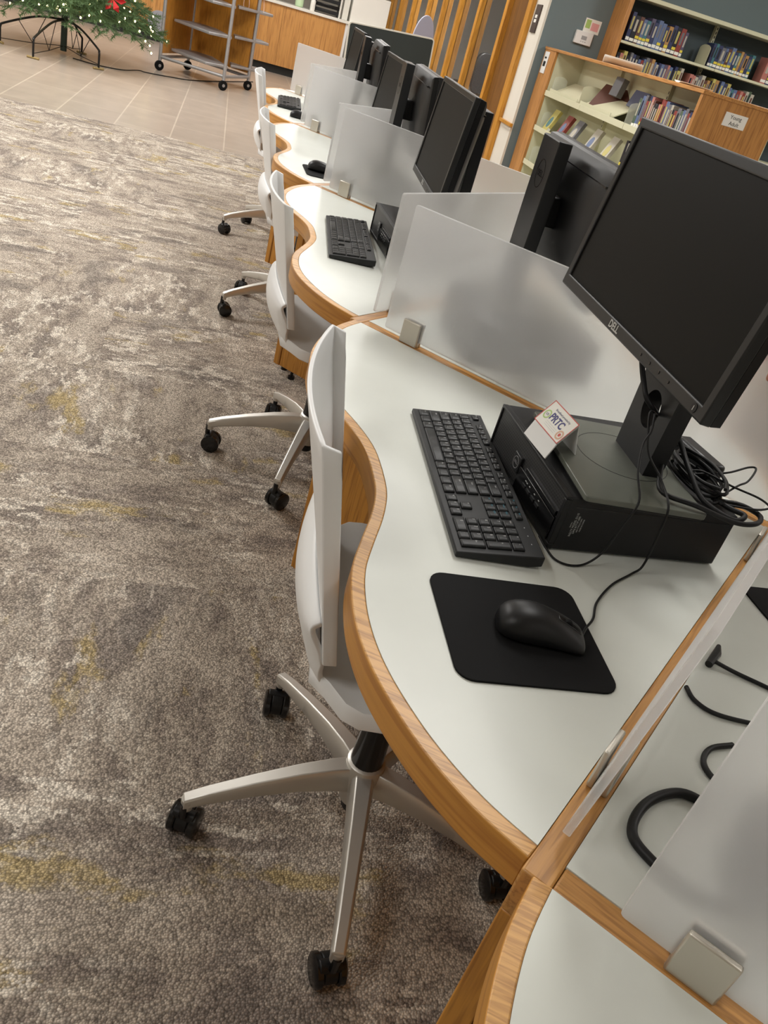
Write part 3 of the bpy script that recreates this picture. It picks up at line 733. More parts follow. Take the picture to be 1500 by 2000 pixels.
    for i in range(4):
        obj('menu_button', h(MB().cyl((0.075+i*0.030, 0.001, -H/2+0.0095), (0.075+i*0.030, -0.0008, -H/2+0.0095), 0.0022, n=12)), BLACK_GLOSS, bez)
    pb = obj('power_button', h(MB().cyl((W/2-0.026, 0.001, -H/2+0.0098), (W/2-0.026, -0.0008, -H/2+0.0098), 0.0062, n=24)), BLACK, bez)
    obj('power_lamp', h(MB().box((W/2-0.026, -0.001, -H/2+0.0098), (0.0012, 0.0006, 0.006))), LOGO, pb)
    return t
def put(o, x, y, z, deg): o.location = (x, y, z); o.rotation_euler = (0, 0, R(deg)); return o

put(make_keyboard('large black keyboard beside the nearest desktop computer', True), 0.4585, 1.087, ZT, -92.4)
put(make_keyboard('black keyboard on the second desk, in front of the second computer', False), 0.412, 2.420, ZT, -94.0)
put(make_keyboard('small looking black keyboard on the farthest desk', False), 0.375, 5.15, ZT, -93.0)

PCS = [('black desktop computer under the main monitor, with pierced front', 0.6765, 1.070, -87.0), ('black desktop computer on the second desk, behind its keyboard', 0.650, 2.455, -88.0),
       ('black desktop computer on the third desk, behind the dividers', 0.70, 3.78, -88.0), ('black desktop computer on the farthest desk', 0.70, 5.12, -88.0)]
pc0 = None
for lab, x, y, a in PCS:
    c = make_computer(lab) if pc0 is None else copy_tree(pc0)
    if pc0 is None: pc0 = c
    tag(c, lab); put(c, x, y, ZT, a)
PZ = ZT + PH
put(make_monitor('large black monitor nearest the camera, standing on the desktop computer', yaw=R(0)), 0.688, 1.052, PZ, -91.3)
put(make_monitor('black monitor at the second desk, screen turned to the aisle', zc=0.243, colz=0.34, tilt=R(5)), 0.670, 2.374, PZ, -94)
put(make_monitor('black monitor at the third desk, screen half hidden by a grey column', zc=0.208, colz=0.31, tilt=R(4.5)), 0.742, 3.785, PZ, -91)
put(make_monitor('black monitor at the farthest desk, only a sliver of screen showing', zc=0.224, colz=0.32, tilt=R(4.5)), 0.752, 5.165, PZ, -91)
# monitors of the far side, turned away
OPP = [('turned-away black monitor with a round logo on its stand, left of the main monitor', 0.715, 1.815, 0.10), ('turned-away black monitor between the second and third dividers', 0.625, 3.17, 0.17),
       ('turned-away black monitor behind the third desk', 0.65, 4.45, 0.24)]
for i, (lab, x, y, sh) in enumerate(OPP):
    c = copy_tree(pc0); tag(c, 'black desktop computer on the far side, under the ' + lab.split(' black')[0].replace('turned-away', ('first', 'second', 'third', 'fourth')[i] + ' turned-away').split(',')[0].split(' monitor')[0] + ' monitor')
    put(c, 0.735, JY+PITCH*(i+1), ZT, 90)
    m_ = make_monitor(lab, zc=0.222, colz=0.362, tilt=R(4), group='black monitors turned away')
    put(m_, x, y, PZ, 86)

# mouse pads and mice
tag(obj('mouse_pad', MB().prism(rrect(0.197, 0.203, 0.022, 6), 0, 0.003), BLACK_SOFT, bevel=0.0006, loc=(0.438, 0.728, ZT), rot=(0, 0, R(-91))), 'black fabric mouse pad with rounded corners near the camera', 'mouse pad', 'mouse pads')
put(make_mouse('black mouse resting on the nearest mouse pad'), 0.461, 0.722, ZT+0.003, -102)
tag(obj('mouse_pad', MB().prism(rrect(0.197, 0.203, 0.022, 6), 0, 0.003), BLACK_SOFT, bevel=0.0006, loc=(0.445, 3.36, ZT), rot=(0, 0, R(-88))), 'black mouse pad on the third desk beside the divider', 'mouse pad', 'mouse pads')
put(make_mouse('black mouse on the third desk, half hidden by the divider'), 0.412, 3.375, ZT+0.003, -98)
put(make_mouse('black mouse next to the farthest keyboard'), 0.412, 4.70, ZT, -95)
tag(obj('mouse_pad', MB().prism(rrect(0.197, 0.203, 0.022, 6), 0, 0.003), BLACK_SOFT, bevel=0.0006, loc=(0.958, 0.79, ZT), rot=(0, 0, R(-88))), 'black mouse pad on the far side, cut off by the right edge', 'mouse pad', 'mouse pads')

# cables
def cable(name, pts, r, label, cat='cable', n=8, sm=8, group=None):
    o = obj(name, MB().tube(cr(pts, sm), r, n), CABLE, smooth=80)
    return tag(o, label, cat, group)
G = 'black cables'
cable('keyboard_cable', [(.530, .935, .752), (.537, .915, .745), (.545, .892, .7425), (.565, .882, .7425), (.592, .889, .744), (.612, .892, .767), (.622, .892, .815), (.632, .896, .853), (.636, .935, .88), (.650, .973, .905), (.662, .987, .922), (.668, 1.004, .938), (.685, 1.03, .932), (.715, 1.04, .92)], 0.0017, 'thin black cable looping from the large keyboard up to the monitor stand', group=G)
cable('mouse_cable', [(.513, .712, .752), (.530, .735, .749), (.555, .765, .7425), (.575, .801, .7425), (.617, .846, .7425), (.664, .880, .7425), (.682, .889, .755), (.682, .891, .813), (.680, .896, .852), (.686, .945, .866), (.668, .975, .890), (.664, .995, .915), (.670, 1.022, .938), (.70, 1.035, .925)], 0.0018, 'thin black cable running from the nearest mouse to the monitor stand', group=G)
cable('video_cable', [(.655, 1.100, 1.045), (.655, 1.092, 1.01), (.660, 1.080, .986), (.664, 1.061, .965), (.668, 1.045, .950), (.685, 1.035, .935), (.73, 1.03, .90)], 0.0042, 'thick black cable hanging below the main monitor in front of its stand', group=G)
cable('power_cable', [(.75, 1.10, .98), (.745, 1.075, .92), (.756, 1.033, .885), (.757, .985, .865), (.764, .940, .848), (.797, .905, .842), (.822, .915, .846), (.812, .94, .842), (.80, .97, .84)], 0.0042, 'thick black cable draped over the rear corner of the nearest computer', group=G)
cable('power_cable', [(.74, 1.09, .95), (.735, 1.043, .885), (.700, .975, .862), (.69, .935, .853), (.735, .912, .852), (.790, .893, .845), (.832, .898, .845), (.858, .928, .843), (.835, .95, .845), (.80, .965, .838)], 0.0040, 'thick black cable curling around behind the nearest computer', group=G)
cable('loose_cable', [(.78, 1.03, .842), (.816, 1.029, .85), (.850, 1.025, .86), (.893, 1.040, .868), (.902, 1.034, .869), (.87, 1.0, .862), (.84, .981, .86), (.804, .965, .842)], 0.0017, 'thin black cable making a pointed loop behind the nearest computer', group=G)
cable('loose_cable', [(.77, 1.02, .85), (.794, 1.014, .86), (.829, .978, .86), (.861, .953, .86), (.882, .947, .852), (.874, .940, .85), (.844, .932, .85), (.80, .95, .842)], 0.0017, 'thin black cable making a long flat loop right of the computer', group=G)
tang = random.Random(5)
for k in range(6):
    pts = []; cx_, cy_ = 0.79+0.01*tang.random(), 1.02
    for j in range(9):
        a = j/8*pi*1.9 + k
        pts.append((cx_+(0.028+0.008*tang.random())*cos(a), cy_+(0.055+0.02*tang.random())*sin(a), 0.8390+0.0045*k+0.004*tang.random()))
    cable('coiled_cable', pts, 0.0025 + 0.0004*(k % 2), 'black cable in the coiled bundle behind the main monitor stand, %s layer' % ['lowest', 'second', 'third', 'fourth', 'fifth', 'topmost'][k], group=G)
t = tag(empty('power_adaptor', (0.838, 1.095, PZ-0.0926+0.0), R(8)), 'grey power adaptor standing behind the nearest computer', 'adaptor')
obj('body', MB().b2((-0.012, -0.05, 0.0), (0.018, 0.055, 0.118)), CHAR, t, bevel=0.006)
obj('label_strip', MB().b2((-0.013, -0.03, 0.03), (-0.012, 0.03, 0.09)), GREYMETAL, t)
cable('desk_cable', [(.695, .700, .7485), (.725, .684, .744), (.758, .663, .7435), (.82, .62, .7435), (.88, .62, .7435), (.93, .70, .7435)], 0.0028, 'black cable crossing the far desk, upper one right of the edge-on divider', group=G)
cable('desk_cable', [(.636, .650, .7433), (.636, .628, .7433), (.652, .609, .7433), (.690, .598, .7433), (.75, .590, .7433), (.80, .62, .7433)], 0.0028, 'black cable curving over the far desk below the upper one', group=G)
cable('desk_cable', [(.575, .470, .7455), (.545, .488, .7455), (.502, .476, .7455), (.470, .447, .7455), (.468, .420, .7455), (.500, .378, .7455), (.56, .36, .7455)], 0.0052, 'thick black cable arching out behind the frosted sheet at bottom right', group=G, n=12)
cable('desk_cable', [(.650, .560, .7435), (.616, .552, .7435), (.596, .530, .7435), (.602, .505, .7435), (.64, .49, .7435)], 0.0034, 'short bend of black cable showing above the bottom right divider', group=G)
tag(obj('cable_plug', MB().tube([(.690, .692, .746), (.712, .712, .748), (.724, .728, .748)], [0.005, 0.006, 0.003], 10), BLACK), 'small black cable plug lying beyond the edge-on divider', 'plug')

# little card stand on the computer
t = tag(empty('card_stand', (0.540, 1.063, PZ), R(-83)), 'small white stand with a red-bordered card reading PRTC, on the nearest computer', 'card stand')
def slab(mb, p0, p1, hw, th):
    a = Vector(p0); b = Vector(p1); d = (b-a).normalized(); nn = Vector((0, -d.z, d.y))*th
    q = [Vector((s*hw, *(c + o_)[1:])) for c, o_ in ((a, nn*0), (a, nn), (b, nn), (b, nn*0)) for s in (-1, 1)]
    return mb.add(q, [(0, 1, 3, 2), (2, 3, 5, 4), (4, 5, 7, 6), (6, 7, 1, 0), (0, 2, 4, 6), (1, 7, 5, 3)])
st = MB(); slab(st, (0, -0.006, 0.0005), (0, 0.0045, 0.0265), 0.0395, 0.0022); slab(st, (0, 0.0045, 0.0265), (0, 0.0290, 0.0595), 0.0395, 0.0018); slab(st, (0, 0.046, 0.0005), (0, 0.0290, 0.0595), 0.0395, 0.0015)
obj('stand', st, WHITE_PLASTIC, t, bevel=0.0006)
cd = MB(); c0 = Vector((0, 0.004, 0.026)); c1 = Vector((0, 0.0300, 0.061)); dd = (c1-c0).normalized(); nn = Vector((0, -dd.z, dd.y))
cardM = Matrix(((1, 0, 0, 0), (0, dd.y, nn.y, (c0.y+c1.y)/2+nn.y*0.003), (0, dd.z, nn.z, (c0.z+c1.z)/2+nn.z*0.003), (0, 0, 0, 1)))
def onc(mb): mb.v = [tuple(cardM @ Vector(p)) for p in mb.v]; return mb
hh = (c1-c0).length/2
card = obj('card', onc(MB().b2((-0.0405, -hh, 0), (0.0405, hh, 0.0006))), PAPER, t, smooth=0)
bo = MB()
for a, b in (((-0.0405, -hh), (0.0405, -hh+0.0014)), ((-0.0405, hh-0.0014), (0.0405, hh)), ((-0.0405, -hh), (-0.0391, hh)), ((0.0391, -hh), (0.0405, hh))): bo.b2((*a, 0.0006), (*b, 0.0009))
obj('red_border', onc(bo), RED, card, smooth=0)
def ct(s, size, x, y, **k): return text_mb(s, size, cardM @ Matrix.Translation((x, y, 0.0008)), extrude=0.0001, **k)
obj('large_lettering', ct('PRTC', 0.0175, 0.001, 0.0005, offset=0.0005, sx=0.95), NAVY, card, smooth=0)
sm_ = ct('Broadband provided by', 0.0050, 0.002, 0.0125)
for i in range(3): q = ct('- - - - - - - - - - - - - -', 0.0040, 0.0, -0.0085-i*0.0030); sm_.add(q.v, q.f)
obj('small_lettering', sm_, GREYP, card, smooth=0)
gm = MB(); gm.strip([(cos(2*pi*k/24)*0.0058-0.028, sin(2*pi*k/24)*0.0058-0.002) for k in range(25)], [(cos(2*pi*k/24)*0.0080-0.028, sin(2*pi*k/24)*0.0080-0.002) for k in range(25)], 0.0006, 0.0009)
obj('green_emblem', onc(gm), GREENP, card, smooth=0)
obj('emblem_lettering', ct('125', 0.0055, -0.028, -0.002), NAVY, card, smooth=0)
gm = MB(); gm.strip([(cos(2*pi*k/24)*0.0052+0.029, sin(2*pi*k/24)*0.0052-0.010) for k in range(25)], [(cos(2*pi*k/24)*0.0080+0.029, sin(2*pi*k/24)*0.0080-0.010) for k in range(25)], 0.0006, 0.0009)
obj('round_seal', onc(gm), TANP, card, smooth=0)
obj('seal_centre', onc(MB().prism([(0.029+0.003*cos(2*pi*k/8), -0.010+0.003*sin(2*pi*k/8)) for k in range(8)], 0.0006, 0.0009)), RED, card, smooth=0)

# ------------------------------------------------------------------ service counter at the back
t = tag(empty('service_counter', (-1.5, 14.9, 0)), 'long oak service counter with a white top, behind the shelf cart', 'counter')
for i in range(7):
    x0 = -3.6 + i*0.98 - 0.02
    obj('front_panel', MB().b2((x0, 0, 0.118), (x0+0.978, 0.03, 0.945)), OAK_FRONT, t, bevel=0.0015)
obj('toe_kick', MB().b2((-3.62, 0.05, 0.0), (3.24, 0.08, 0.118)), TOEKICK, t)
obj('counter_top', MB().b2((-3.66, -0.03, 0.945), (3.90, 0.62, 0.985)), COUNTER, t, bevel=0.004)
obj('end_panel', MB().b2((3.24, 0.0, 0.0), (3.28, 0.6, 0.945)), WHITE_PLASTIC, t)
obj('body', MB().b2((-3.62, 0.08, 0.0), (3.24, 0.60, 0.944)), OAK_FRONT, t)
tag(obj('grey_disc', MB().tube([(-1.05, 14.862, 0.26), (-1.05, 14.898, 0.26)], 0.165, 40), DISC, bevel=0.004), 'flat grey disc leaning against the oak counter front left of the cart', 'disc')
# things on the counter
t = tag(empty('laptop_rack', (1.50, 15.02, 0.985)), 'black rack of stacked dark trays on the white counter top', 'rack')
for k in range(5): obj('tray', MB().b2((-0.26, 0, 0.02+k*0.075), (0.11, 0.34, 0.065+k*0.075)), BLACK_GLOSS if k % 2 else CHAR, t, bevel=0.006)
obj('rack_side', MB().b2((0.11, -0.01, 0), (0.135, 0.36, 0.42)), PALE, t); obj('rack_side', MB().b2((-0.285, -0.01, 0), (-0.26, 0.36, 0.42)), BLACK, t)
t = tag(empty('spray_bottle', (1.185, 14.93, 0.985)), 'white bottle with a blue cap on the counter', 'bottle')
obj('bottle_body', MB().lathe([(0.036, 0), (0.038, 0.01), (0.038, 0.13), (0.026, 0.155), (0.018, 0.165)], 20), PAPER, t)
obj('cap', MB().lathe([(0.022, 0.165), (0.022, 0.22), (0.014, 0.235)], 16), mat('blue_cap', (60, 80, 190)), t)
tag(obj('pale_green_tub', MB().lathe([(0.05, 0), (0.062, 0.012), (0.066, 0.10), (0.060, 0.12)], 20), mat('pale_green', (196, 222, 180)), loc=(0.98, 14.98, 0.985)), 'pale green tub on the counter left of the white bottle', 'tub')
t = tag(empty('white_box', (2.08, 15.05, 0.985)), 'large white box standing at the right end of the counter', 'box')
obj('box_body', MB().b2((-0.29, -0.1, 0), (0.29, 0.3, 0.42)), PAPER, t, bevel=0.004); obj('box_flap', MB().b2((-0.29, -0.102, 0.385), (0.29, -0.099, 0.388)), PALE, t)
t = tag(empty('document_holder', (1.71, 15.0, 0.985)), 'small clear holder with papers between the rack and the white box', 'holder')
obj('holder_body', MB().b2((-0.045, 0, 0), (0.045, 0.12, 0.30)), PALE, t, bevel=0.004)
obj('papers', MB().b2((-0.038, 0.02, 0.03), (0.038, 0.10, 0.36)), PAPER, t)

# dark board with a pale rim, standing before the glass office
t = tag(empty('display_board', (1.515, 9.0, 0), R(2)), 'dark display board with a thin pale rim behind the far monitors', 'board')
Mx = Matrix.Rotation(R(-3.8), 4, 'Y')
def tb(mb): mb.v = [tuple(Mx @ Vector(p) + Vector((0, 0, 0.86))) for p in mb.v]; return mb
PX = Matrix.Rotation(R(90), 4, 'X')
obj('board_face', tb(MB().prism(rrect(0.83, 0.58, 0.02, 4), -0.01, 0.012, PX)), DARKBOARD, t)
o_, i_ = rrect(0.85, 0.60, 0.03, 5), rrect(0.826, 0.576, 0.02, 5)
obj('rim', tb(MB().strip([(*(PX @ Vector((x, y, 0))).xz,) for x, y in i_+i_[:1]], [(*(PX @ Vector((x, y, 0))).xz,) for x, y in o_+o_[:1]], -0.016, 0.018)) if False else tb((lambda m: (setattr(m, 'v', [tuple(PX @ Vector(p)) for p in m.v]), m)[1])(MB().strip(i_+i_[:1], o_+o_[:1], -0.016, 0.018))), PALE, t)
for s in (-1, 1):
    obj('stand_leg', MB().cyl((s*0.36, 0.0, 0.02), (s*0.36, 0.0, 0.60), 0.014).tube([(s*0.36, -0.25, 0.02), (s*0.36, 0.25, 0.02)], 0.014), GREYMETAL, t)
# lavender arched back behind it
t = tag(empty('arched_screen', (1.93, 9.65, 0), R(5)), 'pale lavender arched panel rising behind the dark board', 'panel')
pr = [(0.115*cos(R(a)), 1.10+0.26*sin(R(a))) for a in range(0, 181, 12)] + [(-0.125, 0.75), (0.125, 0.75)]
obj('panel', MB().prism(pr, -0.012, 0.012, PX), LAV, t, bevel=0.004)
obj('pole', MB().cyl((0, 0, 0.02), (0, 0, 0.76), 0.016), GREYMETAL, t); obj('base', MB().lathe([(0.17, 0), (0.17, 0.012), (0.03, 0.024)], 28), GREYMETAL, t)

# ------------------------------------------------------------------ office chairs and desk behind the glass
for x, y, lab in ((3.5, 11.6, 'dark office chair behind the glass partition, nearer one'), (3.6, 13.4, 'dark office chair behind the glass partition, farther one')):
    t = tag(empty('office_chair', (x, y, 0), R(200)), lab, 'chair', 'dark chairs in the office')
    obj('seat', MB().prism(rrect(0.48, 0.48, 0.1, 5), 0.44, 0.52), CHAR, t, bevel=0.02)
    obj('backrest', MB().prism(rrect(0.46, 0.55, 0.12, 5), -0.03, 0.03, Matrix.Translation((0, 0.24, 0.86)) @ PX), CHAR, t, bevel=0.015)
    obj('armrests', MB().b2((-0.28, -0.15, 0.66), (-0.23, 0.15, 0.69)).b2((0.23, -0.15, 0.66), (0.28, 0.15, 0.69)), BLACK, t, bevel=0.008)
    obj('pedestal', MB().cyl((0, 0, 0.06), (0, 0, 0.44), 0.03), BLACK, t)
    for k in range(5):
        a = 2*pi*k/5; obj('base_arm', MB().tube([(0.03*cos(a), 0.03*sin(a), 0.09), (0.3*cos(a), 0.3*sin(a), 0.045)], 0.018), BLACK, t)
        obj('wheel', MB().tube([(0.3*cos(a)-0.02, 0.3*sin(a), 0.025), (0.3*cos(a)+0.02, 0.3*sin(a), 0.025)], 0.025, 14), BLACK, t)
t = tag(empty('office_desk', (4.6, 12.2, 0)), 'plain desk behind the glass partition', 'desk')
obj('desk_top', MB().b2((-0.4, -0.9, 0.71), (0.4, 0.9, 0.74)), mat('office_desk_top', (120, 90, 60)), t, bevel=0.004)
for s in (-1, 1): obj('desk_side', MB().b2((-0.38, s*0.86-0.015, 0), (0.38, s*0.86+0.015, 0.71)), mat('office_desk_top', (120, 90, 60)), t)
t = tag(empty('office_screen', (4.5, 12.2, 0.74), R(90)), 'dark monitor on the desk in the glass office', 'monitor')
obj('screen_panel', MB().b2((-0.27, -0.02, 0.12), (0.27, 0.02, 0.46)), CHAR, t, bevel=0.005); obj('stand', MB().b2((-0.03, 0.0, 0.0), (0.03, 0.03, 0.2)).b2((-0.1, -0.08, 0), (0.1, 0.1, 0.012)), BLACK, t)
tag(obj('blue_binder', MB().b2((-0.05, -0.15, 0), (0.05, 0.15, 0.32)), mat('binder_blue', (60, 90, 170)), loc=(4.45, 12.75, 0.74), bevel=0.003), 'blue binder standing on the office desk', 'binder')
tag(obj('paper_notice', MB().b2((0, -0.15, 0), (0.004, 0.15, 0.42)), PAPER, loc=(5.594, 12.9, 1.25)), 'white paper notice on the office wall', 'notice')

# ------------------------------------------------------------------ grey wall fittings
t = tag(empty('thermostat', (3.0, 8.0, 1.535)), 'white thermostat box on the grey wall', 'thermostat')
obj('case', MB().b2((-0.088, -0.03, -0.055), (0.075, 0, 0.045)), WHITE_PLASTIC, t, bevel=0.004)
obj('display', MB().b2((-0.03, -0.0315, -0.018), (0.02, -0.0295, 0.012)), GREYMETAL, t)
for k in range(3): obj('button', MB().b2((-0.03+k*0.02, -0.032, -0.036), (-0.02+k*0.02, -0.0295, -0.030)), GREYMETAL, t)
t = tag(empty('wall_card', (3.045, 8.0, 1.60)), 'card with pink and green print above the thermostat', 'card')
obj('card_sheet', MB().b2((-0.075, -0.004, -0.02), (0.075, 0, 0.085)), PAPER, t, smooth=0)
obj('pink_print', MB().b2((-0.01, -0.0048, 0.0), (0.06, -0.004, 0.06)), mat('pink_print', (232, 170, 170)), t, smooth=0); obj('green_print', MB().b2((-0.065, -0.0048, 0.01), (-0.02, -0.004, 0.075)), GREENP, t, smooth=0)
t = tag(empty('room_plate', (2.60, 8.20, 1.57)), 'dark brown plate with two small white labels on the white wall end', 'plate')
obj('plate', MB().b2((-0.012, -0.07, -0.11), (0, 0.07, 0.11)), mat('plate_brown', (70, 58, 52)), t, bevel=0.002)
obj('label', MB().b2((-0.0135, -0.03, 0.005), (-0.012, 0.03, 0.03)), PAPER, t); obj('label', MB().b2((-0.0135, -0.03, -0.03), (-0.012, 0.03, -0.005)), PAPER, t)

# ------------------------------------------------------------------ wall bookcase (upper) on the grey wall
t = tag(empty('wall_bookcase', (3.2, 7.7, 0)), 'tall cream and oak bookcase on the grey wall holding rows of books', 'bookcase')
obj('side_panel', MB().b2((-0.018, 0, 0), (0.022, 0.298, 2.25)), OAK_SHELF, t, bevel=0.003)
obj('back_panel', MB().b2((0.022, 0.285, 0.1), (2.9, 0.298, 1.93)), mat('shelf_back', (66, 76, 80), rough=0.7), t)
obj('canopy', MB().b2((0.022, 0.0, 1.915), (2.9, 0.285, 1.945)), CREAM, t, bevel=0.002)
for z in (1.575, 1.275, 0.975, 0.675, 0.375, 0.1):
    for b in range(3):
        obj('shelf', MB().b2((0.024+b*0.94, 0.005, z), (0.024+b*0.94+0.936, 0.275, z+0.02)), CREAM, t, bevel=0.002)
for b in range(1, 4):
    up_ = obj('upright', MB().b2((0.022+b*0.94-0.012, 0.24, 0.1), (0.022+b*0.94+0.012, 0.284, 1.93)), CREAM, t)
    sl = MB()
    for k in range(30): sl.b2((0.022+b*0.94-0.004, 0.2388, 0.9+k*0.034), (0.022+b*0.94+0.004, 0.2399, 0.92+k*0.034))
    obj('slots', sl, CHAR, up_, smooth=0)
def plate_end(name, x, y, z, dep, hgt, label, mat_=CREAM, rz=0.0, grp='shelf bookends'):
    pr = [(0, 0), (dep, 0), (dep, hgt*0.8)] + [(dep/2+dep/2*cos(R(a)), hgt*0.8+hgt*0.2*sin(R(a))) for a in range(10, 180, 17)] + [(0, hgt*0.8)]
    Mp = Matrix(((0, 0, 1, 0), (1, 0, 0, 0), (0, 1, 0, 0), (0, 0, 0, 1)))
    return tag(obj(name, MB().prism(pr, -0.0012, 0.0012, Mp), mat_, loc=(x, y, z), rot=(0, 0, rz)), label, 'bookend', grp)
plate_end('bookend', 4.055, 7.715, 1.595, 0.20, 0.16, 'curved cream bookend between the two bays of the top wall shelf')

PAL = [((34, 34, 42), 'black'), ((56, 62, 96), 'navy'), ((98, 114, 150), 'blue'), ((98, 66, 58), 'brown'), ((140, 62, 56), 'red'), ((178, 136, 84), 'orange'),
       ((84, 102, 84), 'green'), ((74, 122, 130), 'teal'), ((186, 180, 166), 'cream'), ((92, 84, 108), 'purple'), ((112, 112, 118), 'grey'), ((192, 180, 104), 'yellow'), ((188, 122, 112), 'pink')]
def cover(i): return mat('cover_'+PAL[i][1], PAL[i][0], rough=0.35)
YEL = mat('yellow_sticker', (226, 206, 70)); 
ONES = ['first', 'second', 'third', 'fourth', 'fifth', 'sixth', 'seventh', 'eighth', 'ninth', 'tenth', 'eleventh', 'twelfth', 'thirteenth', 'fourteenth', 'fifteenth', 'sixteenth', 'seventeenth', 'eighteenth', 'nineteenth', 'twentieth']
def ordn(i):
    return ONES[i] if i < 20 else 'twenty-'+ONES[i-20]
def book(x, y, z, th, dep, hgt, ci, label, group, axis='x', lean=0.0, sticker=True, art=None):
    """spine faces the front; axis is the direction in which the row runs"""
    t = obj('book', MB().b2((-th/2, 0, 0), (th/2, dep, hgt)), cover(ci), bevel=0.0015, seg=1)
    t.location = (x, y, z); t.rotation_euler = (0, lean, 0) if axis == 'x' else (lean, 0, R(-90))
    tag(t, label, 'book', group)
    if sticker:
        obj('spine_label', MB().b2((-th/2*0.9, -0.0008, hgt*0.06), (th/2*0.9, 0.0002, hgt*0.17)), PAPER, t, smooth=0)
        if random.random() < 0.6: obj('yellow_label', MB().b2((-th/2*0.9, -0.0008, hgt*0.20), (th/2*0.9, 0.0002, hgt*0.30)), YEL, t, smooth=0)
        obj('spine_title', MB().b2((-th/2*0.45, -0.0008, hgt*0.42), (th/2*0.45, 0.0002, hgt*0.86)), cover(random.choice([8, 8, 10, 0, 11]) if ci not in (8, 11) else 3), t, smooth=0)
    return t
def row(xs, xe, y, z, hmin, hmax, cols, where, group, axis='x', tmin=0.022, tmax=0.04, dep=0.14):
    x = xs; i = 0
    while True:
        th = random.uniform(tmin, tmax)
        if (x+th > xe) if xe > xs else (x-th < xe): break
        ci = cols[i % len(cols)] if random.random() < 0.8 else random.randrange(len(PAL)); hg = random.uniform(hmin, hmax)
        s = 1 if xe > xs else -1
        c = x + s*th/2
        pos = (c, y) if axis == 'x' else (y, c)
        book(pos[0], pos[1], z, th-0.0012, dep, hg, ci, '%s book, %s from the left on the %s' % (PAL[ci][1], ordn(i), where), group, axis)
        x += s*th; i += 1
row(3.275, 3.86, 7.765, 1.595, 0.19, 0.225, [8, 0, 3, 11, 7, 9, 1, 2, 2, 1, 8, 1, 0, 8, 9, 8], 'top wall shelf, left bay', 'books on the top wall shelf', tmin=0.028, tmax=0.046)
row(4.10, 4.56, 7.765, 1.595, 0.165, 0.205, [1, 7, 1, 10, 0, 3, 2, 1, 5, 5, 12, 5], 'top wall shelf, right bay', 'books on the top wall shelf', tmin=0.024, tmax=0.040)
row(4.66, 4.84, 7.765, 1.595, 0.19, 0.21, [4, 1, 4], 'top wall shelf, past the gap', 'books on the top wall shelf', tmin=0.05, tmax=0.06)
row(3.255, 3.93, 7.765, 1.295, 0.20, 0.235, [0, 1, 11, 0, 10, 1, 0, 2, 4, 2, 11, 3, 5, 2, 8, 1, 2, 9, 12, 2], 'lower wall shelf, left bay', 'books on the lower wall shelf', tmin=0.02, tmax=0.034)
row(3.99, 4.68, 7.765, 1.295, 0.19, 0.23, [12, 12, 8, 2, 8, 12, 5, 0, 11, 5, 0, 2, 1, 11, 2, 8, 2, 1], 'lower wall shelf, right bay', 'books on the lower wall shelf', tmin=0.022, tmax=0.036)

# ------------------------------------------------------------------ low bookcase running towards the camera
LX0, LX1, LY0, LY1, LH = 2.70, 3.20, 5.02, 7.98, 1.392
t = tag(empty('low_bookcase', (LX0, LY0, 0)), 'low oak-topped bookcase with cream shelves in front of the grey wall', 'bookcase')
LL = LY1-LY0
obj('end_panel', MB().b2((-0.012, -0.03, 0), (0.51, 0.0, LH)), OAK_SHELF, t, bevel=0.002)
obj('corner_panel', MB().b2((-0.012, LL-0.30, 0), (0.012, LL-0.005, LH-0.02)), OAK_SHELF, t, bevel=0.002)
obj('top', MB().b2((-0.018, -0.035, LH-0.022), (0.515, LL, LH)), OAK_SHELF_H, t, bevel=0.003)
obj('back_panel', MB().b2((0.262, 0.0, 0.08), (0.27, LL-0.02, LH-0.022)), CREAM, t)
obj('inner_end', MB().b2((0.012, LL-0.30, 0.08), (0.262, LL-0.288, LH-0.022)), CREAM, t)
BAYS = [(0.0, 0.89), (0.89, 1.78), (1.78, 2.66)]
for z in (1.065, 0.785, 0.50, 0.10):
    for a, b in BAYS:
        obj('shelf', MB().b2((0.004, a+0.003, z-0.028), (0.26, b-0.003, z-0.010)).b2((0.0, a+0.003, z-0.03), (0.004, b-0.003, z+0.012)), CREAM, t, bevel=0.001)
for b in (0.89, 1.78):
    u_ = obj('upright', MB().b2((0.235, b-0.014, 0.08), (0.262, b+0.014, LH-0.022)), CREAM, t)
    sl = MB()
    for k in range(28): sl.b2((0.2339, b-0.004, 0.45+k*0.032), (0.2349, b+0.004, 0.468+k*0.032))
    obj('slots', sl, CHAR, u_, smooth=0)
t2 = tag(empty('shelf_label_holder', (LX0-0.012, 7.88, 1.27)), 'white label strip on the oak corner of the low bookcase', 'label')
obj('holder', MB().b2((-0.006, -0.055, -0.085), (0, 0.055, 0.085)), WHITE_PLASTIC, t2, bevel=0.002)
obj('printed_marks', MB().b2((-0.0068, -0.03, -0.03), (-0.006, 0.03, 0.01)).b2((-0.0068, -0.02, 0.03), (-0.006, 0.03, 0.045)), CHAR, t2, smooth=0)
t2 = tag(empty('shelf_sign', (2.95, LY0-0.03, 1.282)), 'white sign reading Young Adult on the oak end panel', 'sign')
obj('sheet', MB().b2((-0.076, -0.003, -0.037), (0.076, 0, 0.037)), PAPER, t2, bevel=0.0006)
MS = Matrix.Rotation(R(90), 4, 'X')
q = text_mb('Young', 0.030, Matrix.Translation((0, -0.0032, 0.016)) @ MS); q2 = text_mb('Adult', 0.030, Matrix.Translation((0, -0.0032, -0.018)) @ MS); q.add(q2.v, q2.f)
obj('lettering', q, CHAR, t2, smooth=0)
